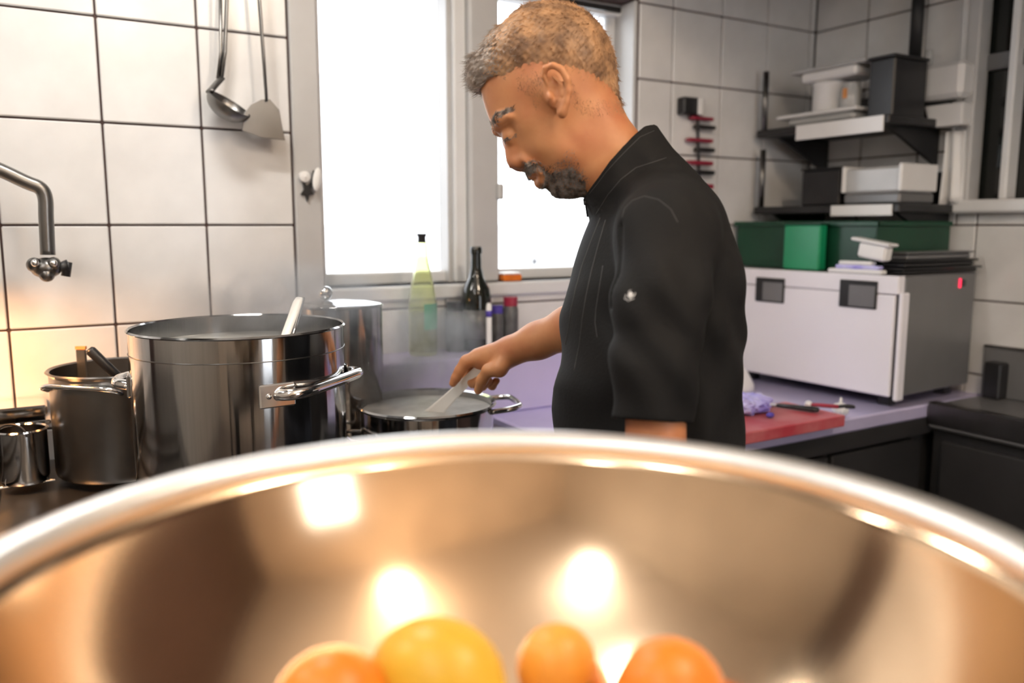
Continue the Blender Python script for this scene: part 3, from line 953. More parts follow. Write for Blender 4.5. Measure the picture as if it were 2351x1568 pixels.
# dark plug box on the wall side
q = at_x(2290, 870, RX - 0.03)
pb_ = thing('socket_box', (RX - 0.02, q.y, q.z), 'black socket box low on the wall right of the oven', 'socket')
MB().box((RX - 0.06, q.y - 0.022, q.z - 0.05), (RX - 0.008, q.y + 0.022, q.z + 0.045), ch=0.004).build('body', 'black_plastic', pb_)
MB().tube([(RX - 0.035, q.y, q.z - 0.045), (RX - 0.035, q.y - 0.005, HZ + 0.02)], 0.014, 10).build('cable', 'black_plastic', pb_)

# white dish behind the cook
q = at_z(1690, 893, HZ)
dsh = thing('white_cloth_roll', (q.x, q.y, HZ), 'white rounded bowl upturned on the worktop behind the cook', 'bowl')
c = at_z(1672, 893, HZ)
MB().lathe([(0.001, 0.072), (0.025, 0.072), (0.05, 0.05), (0.068, 0.016), (0.07, 0.0), (0.066, 0.0), (0.064, 0.014), (0.047, 0.046), (0.024, 0.068), (0.001, 0.068)], (c.x, c.y, HZ + 0.001), 32).build('shell', 'white_plastic', dsh, True)
dsh.name = 'upturned_bowl'
ORIG[dsh.name] = ORIG.get('white_cloth_roll')
MB().lathe([(0.022, 0.072), (0.024, 0.078), (0.020, 0.078), (0.018, 0.072)], (c.x, c.y, HZ + 0.001), 24, closed=True).build('foot_ring', 'white_plastic', dsh, True)

# red chopping board
k0 = at_z(1708, 1024, HZ)
k1 = at_z(1940, 980, HZ)
k0 = Vector((k0.x, k0.y))
k1 = Vector((k1.x, k1.y))
bd = (k1 - k0).normalized()
bn = Vector((-bd.y, bd.x))
corn = [k0, k1, k1 + bn * 0.17, k0 + bn * 0.17 - bd * 0.04, k0 + bn * 0.04 - bd * 0.035]
brd = thing('chopping_board', (k0.x, k0.y, HZ), 'thick red plastic chopping board beside the cook on the worktop', 'chopping board')
BT = 0.026
MB().prism([(c_.x, c_.y, HZ + 0.001) for c_ in corn], (0, 0, BT)).build('slab', 'red_board', brd, bevel=0.003)
BZ = HZ + 0.001 + BT


def onb(px, py):
    q = at_z(px, py, BZ)
    return Vector((q.x, q.y, BZ))


# film bag: crumpled
fb = at_z(1725, 950, BZ)
bag = thing('plastic_bag', (fb.x, fb.y, BZ), 'crumpled blue translucent plastic bag on the red board', 'bag')
m = MB().sphere((0, 0, 0), (0.075, 0.045, 0.024), 40, 24, Matrix.Rotation(R_(-10), 3, 'Z'))
vv = []
for x, y, z in m.v:
    k_ = 1 + 0.16 * math.sin(x * 140 + y * 60) * math.cos(y * 170 - z * 90) + 0.10 * math.sin(x * 260 + z * 300 + 1.3)
    vv.append((fb.x + x * k_ - 0.012, fb.y + y * k_ + 0.02, max(BZ + 0.0008, BZ + 0.02 + z * k_)))
m.v = vv
m.build('film', 'blue_film', bag, False)
q = onb(1768, 961)
MB().sphere(q + Vector((0, 0, 0.008)), (0.010, 0.008, 0.006)).build('knot', 'label_blue', bag, True)
# knife
a, b = onb(1879, 949), onb(1784, 936)
kn = thing('kitchen_knife', a, 'black-handled kitchen knife lying across the red board', 'knife')
up = Vector((0, 0, 0.008))
MB().tube([a + up, a.lerp(b, 0.1) + up, a.lerp(b, 0.6) + up * 0.9, b + up * 0.8], [0.008, 0.011, 0.0085, 0.007], 10, True, 0.6).build('handle', 'black_plastic', kn, True)
dk = (b - a).normalized()
nk = Vector((-dk.y, dk.x, 0))
bl = [b + up * 0.7 - nk * 0.008, b + dk * 0.13 + up * 0.5, b + dk * 0.10 + nk * 0.012 + up * 0.5, b + nk * 0.016 + up * 0.7]
MB().prism(bl, (0, 0, 0.0016)).build('blade', 'steel_bright', kn)
# red peeler
a, b = onb(1856, 934), onb(1925, 940)
pl = thing('peeler', a, 'small red-handled peeler at the far corner of the board', 'peeler')
MB().tube([a + up * 0.8, a.lerp(b, 0.5) + up * 0.8, b + up * 0.8], [0.006, 0.008, 0.0075], 10, True, 0.6).build('handle', 'red_plastic', pl, True)
MB().tube(bez([b + up * 0.8, b + (b - a).normalized() * 0.02 + up * 1.3, b + (b - a).normalized() * 0.036 + up * 0.9 + Vector((0.005, 0.008, 0)), b + (b - a).normalized() * 0.02 + up * 0.5 + Vector((0.01, 0.014, 0))], 4), 0.004, 8).build('yoke', 'black_plastic', pl, True)
MB().sphere(a + up * 0.8, 0.0085).build('end_cap', 'white_plastic', pl, True)
q = at_z(1945, 958, HZ)
pg = thing('garlic_bulb', (q.x, q.y, HZ), 'small white garlic bulb right of the red board', 'garlic')
gm = MB()
for k in range(6):
    a_ = 2 * PI * k / 6
    gm.sphere((q.x + 0.009 * math.cos(a_), q.y + 0.02 + 0.009 * math.sin(a_), HZ + 0.0155), (0.010, 0.010, 0.0145), 12, 8)
gm.build('clove_cluster', 'white_plastic', pg, True)
MB().tube([(q.x, q.y + 0.02, HZ + 0.026), (q.x + 0.002, q.y + 0.021, HZ + 0.044)], [0.005, 0.002], 8).build('stem', 'spatula', pg, True)

# green crate on the oven, its lit strip built as a brighter green box
g0 = at_y(1700, 628, 1.72)
gc = thing('green_crate', (ac.x + 0.1, 1.62, ATOP), 'dark green plastic crate on top of the oven', 'crate')
gx0, gx1 = ac.x + 0.055, RX - 0.03
gy0, gy1 = at_x(2010, 600, gx0).y, WY - 0.03
gzt = at_x(1850, 508, gx0).z
gm = MB()
w_ = 0.004
gm.box((gx0, gy0, ATOP), (gx1, gy1, ATOP + 0.004))
gm.box((gx0, gy0, ATOP), (gx0 + w_, gy1, gzt))
gm.box((gx1 - w_, gy0, ATOP), (gx1, gy1, gzt))
gm.box((gx0, gy0, ATOP), (gx1, gy0 + w_, gzt))
gm.box((gx0, gy1 - w_, ATOP), (gx1, gy1, gzt))
gm.build('tub', 'green_plastic', gc)
rm = MB()
rm.box((gx0 - 0.008, gy0 - 0.008, gzt - 0.014), (gx0, gy1 + 0.008, gzt), ch=0.002)
rm.box((gx0 - 0.008, gy0 - 0.008, gzt - 0.014), (gx1, gy0, gzt), ch=0.002)
rm.build('rim', 'green_plastic', gc)
bx = gx0 - 0.012
ga, gb_ = at_x(1800, 516, bx - 0.03), at_x(1878, 628, bx - 0.03)
lg = thing('crate_lit_strip', (bx - 0.02, ga.y, ATOP), 'bright green upright panel standing for the lit strip of the dark green crate', 'box')
MB().box((bx - 0.03, gb_.y, ATOP), (bx, ga.y, ga.z), ch=0.004).build('shell', 'green_lit', lg)
MB().box((bx - 0.032, gb_.y - 0.002, ga.z), (bx + 0.002, ga.y + 0.002, ga.z + 0.004), ch=0.001).build('lid', 'green_plastic', lg)

# stack of dark trays and white containers on the oven
ty0, ty1 = ac.y + 0.01, gy0 - 0.012
tzs = ATOP
for k, (x0, x1, h, m_, lab, ya, yb_) in enumerate((
        (ac.x + 0.03, RX - 0.03, 0.016, 'black_plastic', 'bottom dark baking tray of the stack on the oven', ty0, ty1),
        (ac.x + 0.045, RX - 0.04, 0.018, 'black_metal', 'middle dark baking tray of the stack on the oven', ty0 + .005, ty1),
        (ac.x + 0.06, RX - 0.05, 0.02, 'grey_panel', 'top grey tray of the stack on the oven', ty0 + .01, ty1))):
    t = thing('baking_tray', ((x0 + x1) / 2, (ya + yb_) / 2, tzs), lab, 'tray', 'dark trays on the oven')
    MB().box((x0 + 0.008, ya + 0.008, tzs), (x1 - 0.008, yb_ - 0.008, tzs + h - 0.005), ch=0.004).build('pan', m_, t)
    MB().box((x0, ya, tzs + h - 0.005), (x1, yb_, tzs + h), ch=0.002).build('rim', m_, t)
    tzs += h + 0.0005
wt = thing('white_tray', (ac.x + 0.02, ac.y + 0.15, ATOP), 'flat white tray on the oven edge in front of the dark stack', 'tray')
a, b = ap_px(1898, 626), ap_px(2022, 626)
MB().box((0.002, b.y, AH + 0.001), (0.028, a.y, AH + 0.012), MA, 0.003).build('base', 'white_plastic', wt)
MB().box((0.004, b.y + 0.01, AH + 0.012), (0.028, a.y - 0.02, AH + 0.022), MA, 0.003).build('insert', 'blue_film', wt)
MB().box((0.003, b.y + 0.03, AH + 0.022), (0.028, a.y - 0.03, AH + 0.032), MA, 0.003).build('insert', 'white_plastic', wt)
wc = thing('white_tub', (ac.x + 0.02, ac.y + 0.1, ATOP + 0.032), 'tilted white lidded tub on top of the flat white tray', 'tub')
a, b = ap_px(1962, 560), ap_px(2036, 596)
cy_, cz_ = (a.y + b.y) / 2, AH + 0.058
MT = MA @ Matrix.Translation((0.016, cy_, cz_)) @ Matrix.Rotation(R_(9), 4, 'X')
hw = abs(a.y - b.y) / 2
MB().box((-0.013, -hw * 0.85, -0.020), (0.02, hw * 0.85, 0.018), MT, 0.005).build('tub', 'white_plastic', wc)
MB().box((-0.018, -hw * 1.05, 0.018), (0.025, hw * 1.35, 0.026), MT, 0.003).build('lid', 'white_plastic', wc)

# wall shelves
SX0 = 1.93
SYN, SYF = at_x(2040, 285, SX0).y, WY - 0.03


def shelf(z, lab, strip, y_near):
    t = thing('wall_shelf', (RX - 0.01, 1.5, z), lab, 'shelf', 'black wall shelves')
    MB().box((SX0, y_near, z - 0.022), (RX - 0.009, SYF, z), ch=0.003).build('board', 'black_metal', t)
    MB().box((RX - 0.022, y_near, z), (RX - 0.009, SYF, z + 0.09)).build('back_panel', 'black_metal', t)
    for y in (y_near + 0.03, SYF - 0.05):
        MB().prism([(SX0 + 0.04, y, z - 0.0225), (RX - 0.009, y, z - 0.0225), (RX - 0.009, y, z - 0.12)], (0, 0.012, 0)).build('bracket', 'black_metal', t)
    MB().tube([(SX0 + 0.01, SYF - 0.02, z - 0.01), (SX0 + 0.01, SYF - 0.02, z + 0.17)], 0.009, 12).build('post', 'steel_dark', t, True)
    (x0, y0), (x1, y1), hh = strip
    a, b = at_x(x0, y0, SX0), at_x(x1, y1, SX0)
    MB().box((SX0 - 0.006, min(a.y, b.y), z - hh), (SX0 - 0.0005, max(a.y, b.y), z - 0.001), ch=0.001).build('label_strip', 'white_plastic', t)
    return t


Z1 = at_x(1930, 280, SX0).z + 0.005
Z2 = at_x(1980, 472, SX0).z + 0.003
shelf(Z1, 'upper black wall shelf with a white strip, holding white crockery', ((1830, 300), (2030, 290), 0.042), SYN)
shelf(Z2, 'lower black wall shelf with a white strip, above the green crate', ((1910, 480), (2050, 480), 0.03), at_x(2064, 480, SX0).y)
Z1 += 0.001
Z2 += 0.001
# upper shelf items
xs = SX0 + 0.03
a, b = at_x(1795, 250, xs), at_x(1960, 250, xs)
pt = thing('shallow_dish', (xs + 0.07, (a.y + b.y) / 2, Z1), 'grey shallow dish at the bottom of the stack on the upper shelf', 'dish')
MB().box((xs, b.y, Z1), (xs + 0.14, a.y - 0.02, Z1 + 0.026), ch=0.009).build('base', 'clear_box', pt)
MB().box((xs - 0.006, b.y - 0.012, Z1 + 0.026), (xs + 0.146, a.y + 0.015, Z1 + 0.036), ch=0.002).build('rim', 'white_plastic', pt)
zz = Z1 + 0.037
a, b = at_x(1846, 210, xs), at_x(1912, 210, xs)
tb = thing('white_pot', (xs + 0.05, (a.y + b.y) / 2, zz), 'bright white pot on the shallow dish on the upper shelf', 'pot')
h_ = 0.075
rr = abs(a.y - b.y) / 2
MB().lathe([(0, 0), (rr * 0.92, 0), (rr, 0.006), (rr, h_ - 0.004), (rr * 1.03, h_), (0, h_)], (xs + rr + 0.005, (a.y + b.y) / 2, zz), 32).build('body', 'white_plastic', tb, True, auto=40)
MB().lathe([(rr * 1.0, h_), (rr * 1.06, h_ + 0.003), (rr * 1.0, h_ + 0.006), (0, h_ + 0.008)], (xs + rr + 0.005, (a.y + b.y) / 2, zz), 32).build('lid', 'white_plastic', tb, True)
c1 = at_x(1938, 215, xs)
am = thing('amber_jar', (xs + 0.03, c1.y, zz), 'clear little jar with an amber label beside the white pot', 'jar')
MB().lathe([(0, 0), (0.024, 0), (0.026, 0.004), (0.026, 0.05), (0.022, 0.055), (0.022, 0.066), (0, 0.066)], (xs + 0.03, c1.y, zz), 24).build('body', 'clear_box', am, True, auto=40)
MB().box((xs + 0.001, c1.y - 0.006, zz + 0.024), (xs + 0.006, c1.y + 0.006, zz + 0.05)).build('paper_label', 'amber_cap', am)
ztop = zz + h_ + 0.009
a, b = at_x(1815, 160, xs), at_x(1985, 150, xs)
tt_ = thing('white_lid_tray', (xs + 0.06, (a.y + b.y) / 2, ztop), 'white tray balanced on top of the white pot', 'tray')
MB().box((xs + 0.004, b.y + 0.03, ztop), (xs + 0.13, a.y - 0.035, ztop + 0.028), ch=0.006).build('tray', 'white_plastic', tt_)
MB().box((xs - 0.002, b.y, ztop + 0.028), (xs + 0.136, a.y, ztop + 0.037), ch=0.002).build('rim', 'clear_box', tt_)
a, b = at_x(1985, 200, xs), at_x(2046, 200, xs)
bb = thing('black_box', (xs + 0.1, (a.y + b.y) / 2, Z1), 'black box at the near end of the upper shelf', 'box')
MB().box((xs + 0.01, b.y, Z1), (xs + 0.15, a.y - 0.004, at_x(2040, 130, xs).z), ch=0.004).build('body', 'black_plastic', bb)
MB().box((xs + 0.006, b.y - 0.003, at_x(2040, 130, xs).z), (xs + 0.154, a.y, at_x(2040, 130, xs).z + 0.008), ch=0.002).build('lid', 'black_metal', bb)
# lower shelf items
a, b = at_x(1938, 405, xs), at_x(2068, 405, xs)
cx_ = thing('steel_dish', (xs + 0.05, (a.y + b.y) / 2, Z2), 'pale translucent food container on the lower shelf', 'container')
zb = max(Z2, at_x(2000, 425, xs).z - 0.03)
zt2 = at_x(2000, 384, xs).z
MB().box((xs, b.y, Z2), (xs + 0.15, a.y, Z2 + 0.03), ch=0.006).build('base', 'grey_panel', cx_)
MB().box((xs + 0.002, b.y + 0.002, Z2 + 0.03), (xs + 0.15, a.y - 0.002, zt2), ch=0.006).build('tub', 'clear_box', cx_)
for y in (a.y, b.y):
    MB().box((xs - 0.004, y - 0.006, Z2 + 0.032), (xs + 0.15, y + 0.006, zt2 + 0.006), ch=0.003).build('clip', 'white_plastic', cx_)
a, b = at_x(1835, 420, xs), at_x(1925, 420, xs)
dk_ = thing('dark_caddy', (xs + 0.08, (a.y + b.y) / 2, Z2), 'black box beside the food container on the lower shelf', 'box')
MB().box((xs + 0.01, b.y + 0.004, Z2), (RX - 0.03, a.y, Z2 + 0.10), ch=0.004).build('body', 'black_plastic', dk_)
MB().box((xs + 0.006, b.y + 0.002, Z2 + 0.10), (RX - 0.03, a.y + 0.002, Z2 + 0.106), ch=0.002).build('lid', 'black_metal', dk_)

# dark pipe on the right wall
q = at_x(2104, 60, RX - 0.03)
pp = thing('wall_pipe', (RX - 0.03, q.y, 1.9), 'dark vertical pipe on the right wall above the shelf', 'pipe')
MB().tube([(RX - 0.028, q.y, at_x(2104, 135, RX - 0.03).z), (RX - 0.028, q.y, 2.059)], 0.017, 14).build('pipe', 'black_metal', pp, True)
MB().box((RX - 0.012, q.y - 0.025, 1.98), (RX - 0.006, q.y + 0.025, 2.01)).build('clamp', 'black_metal', pp)

oc = thing('added_shade_duct', (1.9, 1.2, 2.04), 'unseen dark duct added above the right wall to shade it', 'duct')  # unseen casing added to keep ceiling light off the right walls
MB().box((1.32, 0.42, 2.075), (RX - 0.009, WY - 0.009, CEIL - 0.002), ch=0.005).build('casing', 'grey_panel', oc)
MB().box((1.30, 0.40, 2.06), (RX - 0.009, WY - 0.009, 2.075), ch=0.004).build('flange', 'steel_dark', oc)
# dispensers beside the dark window
dx = RX - 0.085
a, b = at_x(2088, 150, dx), at_x(2206, 210, dx)
dp = thing('towel_dispenser', (RX - 0.05, (a.y + b.y) / 2, b.z), 'white paper-towel dispenser on the right wall', 'dispenser')
MB().box((dx, b.y, at_x(2090, 236, dx).z), (RX - 0.009, a.y, at_x(2090, 156, dx).z), ch=0.012).build('housing', 'white_plastic', dp)
q = at_x(2128, 130, dx + 0.02)
MB().tube([(dx + 0.03, q.y, q.z - 0.02), (dx + 0.03, q.y, q.z + 0.018)], 0.009, 12).build('knob', 'clear_box', dp, True)
dx2 = RX - 0.075
a, b = at_x(2122, 235, dx2), at_x(2208, 280, dx2)
d2 = thing('soap_dispenser', (RX - 0.04, (a.y + b.y) / 2, b.z), 'small white soap dispenser below the paper-towel dispenser', 'dispenser')
z0, z1 = at_x(2170, 290, dx2).z, at_x(2170, 238, dx2).z
MB().prism([(dx2, a.y, z1), (dx2, b.y, z1), (dx2, b.y, z0), (dx2, a.y - 0.02, z0)], (RX - 0.009 - dx2, 0, 0)).build('housing', 'white_plastic', d2, bevel=0.004)
MB().box((dx2 + 0.02, b.y + 0.01, z0 - 0.012), (dx2 + 0.045, b.y + 0.03, z0)).build('nozzle', 'grey_panel', d2)
dx3 = RX - 0.05
a, b = at_x(2172, 300, dx3), at_x(2214, 300, dx3)
z0, z1 = at_x(2200, 462, dx3).z, at_x(2200, 300, dx3).z
tw = thing('hanging_towel', (RX - 0.03, (a.y + b.y) / 2, z1), 'white cloth towel hanging beside the dark window', 'towel')
m = MB()
N, K = 16, 10
vs_, fs_ = [], []
for i in range(N + 1):
    for j in range(K + 1):
        t_ = i / N
        yy = b.y + (a.y - b.y) * t_
        z_ = z1 + (z0 - z1) * (j / K) - (0.02 * abs(t_ - 0.4) if j == K else 0)
        vs_.append((dx3 + 0.008 * math.sin(t_ * 9 + j * 0.15) * (0.3 + j / K), yy, z_))
off = len(vs_)
vs_ += [(x + 0.012, y, z) for x, y, z in vs_]
for i in range(N):
    for j in range(K):
        q4 = (i * (K + 1) + j, (i + 1) * (K + 1) + j, (i + 1) * (K + 1) + j + 1, i * (K + 1) + j + 1)
        fs_.append(q4)
        fs_.append(tuple(k + off for k in q4[::-1]))
for i in range(N):
    for j in (0, K):
        a4 = (i * (K + 1) + j, (i + 1) * (K + 1) + j)
        fs_.append((a4[0], a4[1], a4[1] + off, a4[0] + off))
for j in range(K):
    for i in (0, N):
        a4 = (i * (K + 1) + j, i * (K + 1) + j + 1)
        fs_.append((a4[0], a4[1], a4[1] + off, a4[0] + off))
m.add(vs_, fs_)
m.build('cloth', 'white_plastic', tw, True)
MB().tube([(RX - 0.006, (a.y + b.y) / 2, z1 + 0.005), (dx3 - 0.005, (a.y + b.y) / 2, z1 + 0.005)], 0.006, 10).build('peg', 'frame_grey', tw, True)

# hanging strip of clips on the tiled wall behind the cook
cl = thing('clip_strip', at_y(1600, 215, WY - 0.02), 'hanging strip of red and black clips behind the cook', 'clips')
q = at_y(1592, 240, WY - 0.03)
a, b = at_y(1566, 222, WY - 0.03), at_y(1612, 266, WY - 0.03)
MB().box((a.x, WY - 0.04, b.z), (b.x, WY - 0.008, a.z), ch=0.004).build('holder', 'black_plastic', cl)
a, b = at_y(1604, 225, WY - 0.045), at_y(1613, 264, WY - 0.045)
MB().box((a.x, WY - 0.05, b.z), (b.x, WY - 0.04, a.z), ch=0.002).build('tab', 'white_plastic', cl)
MB().tube([at_y(1602, 262, WY - 0.02), at_y(1606, 440, WY - 0.02)], 0.004, 8).build('strap', 'black_plastic', cl)
for py, m_, xa, xb in ((272, 'red_plastic', 1589, 1637), (292, 'black_plastic', 1598, 1642), (322, 'red_plastic', 1581, 1636), (344, 'black_plastic', 1600, 1640),
                       (374, 'red_plastic', 1581, 1636), (396, 'black_plastic', 1597, 1640), (428, 'red_plastic', 1600, 1637)):
    a, b = at_y(xa, py - 6, WY - 0.03), at_y(xb, py + 6, WY - 0.03)
    MB().box((a.x, WY - 0.036, b.z), (b.x, WY - 0.014, a.z), ch=0.003).build('clip', m_, cl)

# ------------------------------------------------------------------ work table and bowl in the foreground
BC = Vector((FH.x * 0.362, FH.y * 0.362, 0)) + CR * 0.001
RIMZ = 1.178
SR = 0.256
SC = Vector((BC.x, BC.y, RIMZ + 0.056))
TZ = 0.968
tbl = thing('work_table', (BC.x, BC.y, 0), 'steel work table under the big foreground bowl', 'table')
MT = Matrix.Translation((BC.x, BC.y, 0)) @ Matrix.Rotation(-YAW, 4, 'Z')
MB().box((-0.31, -0.50, TZ - 0.04), (0.31, 0.28, TZ), MT, 0.004).build('top', 'steel_dark', tbl)
for sx in (-1, 1):
    for y in (-0.46, 0.24):
        MB().box((sx * 0.28 - 0.02, y - 0.02, 0), (sx * 0.28 + 0.02, y + 0.02, TZ - 0.04), MT).build('leg', 'steel_dark', tbl)
MB().box((-0.26, -0.44, 0.2), (0.26, 0.22, 0.22), MT).build('shelf', 'steel_dark', tbl)
bowl = thing('mixing_bowl', (BC.x, BC.y, TZ), 'huge steel bowl, copper-toned for warm reflected light, with a pale rolled rim in the foreground', 'bowl')
prof = []
n = 40
t_end = math.acos(0.056 / SR)
th_ = 0.002
prof_in = [((SR) * math.sin(t_end * k / n), -SR * math.cos(t_end * k / n)) for k in range(n + 1)]
prof_out = [((SR + th_) * math.sin(t_end * k / n), -(SR + th_) * math.cos(t_end * k / n)) for k in range(n, -1, -1)]
prof_in[0] = (0, prof_in[0][1])
prof_out[-1] = (0, prof_out[-1][1])
MB().lathe(prof_in + prof_out, SC, 128).build('shell', 'bowl_warm_tint', bowl, True)
rr0, rz0 = SR * math.sin(t_end), RIMZ - SC.z
rimc = [(rr0 - 0.0005 + 0.011 + 0.0115 * math.cos(2 * PI * k / 20), rz0 + 0.004 + 0.0105 * math.sin(2 * PI * k / 20)) for k in range(20)]
MB().lathe(rimc, SC, 128, closed=True).build('rim', 'bowl_rim', bowl, True)
MB().lathe([(0.05, 0.0), (0.07, 0.0), (0.072, 0.006), (0.066, SC.z - SR - TZ + 0.010), (0.05, SC.z - SR - TZ + 0.0005)], (BC.x, BC.y, TZ + 0.001), 48, closed=True).build('foot', 'bowl_rim', bowl, True)


def in_bowl(r, theta, az):
    d_ = FH * math.cos(az) + CR * math.sin(az)
    return SC + d_ * ((SR - 0.001 - r) * math.sin(theta)) + Vector((0, 0, -(SR - 0.001 - r) * math.cos(theta)))


def fruit(name, lab, cat, r, theta, az, m_, el=1.0, tip=False, rz=0.4, rx=1.9):
    c_ = in_bowl(r * max(1.0, el) if tip else r, theta, az)
    t = thing(name, (c_.x, c_.y, c_.z - r), lab, cat, 'citrus fruit in the bowl')
    prof_ = []
    for k in range(19):
        a_ = PI * k / 18
        q_, z_ = r * math.sin(a_), -r * el * math.cos(a_)
        if tip:
            z_ += 0.18 * r * (-1 if k < 9 else 1) * max(0, 1 - math.sin(a_) * 2.2) ** 1.5
        else:
            z_ *= 0.97 if 2 < k < 16 else 0.93
        prof_.append((max(q_, 0), z_))
    prof_[0] = (0, prof_[0][1])
    prof_[-1] = (0, prof_[-1][1])
    Mf = Matrix.Translation(c_) @ Matrix.Rotation(rz, 4, 'Z') @ Matrix.Rotation(rx, 4, 'X')
    MB().lathe(prof_, (0, 0, 0), 28, Mf).build('peel', m_, t, True)
    MB().lathe([(0, 0.001), (0.004, 0.001), (0.003, -0.002), (0, -0.002)], (0, 0, prof_[-1][1]), 8, Mf).build('stem_end', 'stem_brown', t)
    return t


fruit('apricot', 'light orange apricot at the middle of the bowl', 'apricot', 0.027, R_(41), R_(11), 'orange_light')
fruit('lemon', 'big yellow lemon left of the apricot in the bowl', 'lemon', 0.037, R_(38), R_(-22), 'yellow_skin', 1.22, True, R_(60) - YAW, R_(86))
fruit('orange', 'deep orange fruit at the left of the bowl', 'orange', 0.036, R_(40), R_(-50), 'orange_skin')
fruit('orange', 'orange fruit right of the apricot in the bowl', 'orange', 0.035, R_(40), R_(42), 'orange_skin')
fruit('lemon', 'yellow lemon low at the centre of the bowl', 'lemon', 0.030, R_(10), R_(40), 'yellow_skin', 1.2, True)
fruit('orange', 'orange fruit nearest the viewer in the bowl', 'orange', 0.036, R_(20), R_(170), 'orange_skin')

# ================================================================== the cook
# figure coordinates: x right, y up, z forward of the camera, metres
def fp(px, py, d):
    return np.array([(px - CX) / FPX * d, (CY - py) / FPX * d, d])


def to_world(P):
    P = np.asarray(P, dtype=float)
    B = np.array([list(CR), list(CU), list(CF)])
    return P @ B + np.array(list(CAM))


DOWN = np.array([-CR.z, -CU.z, -CF.z])        # world down in figure coordinates


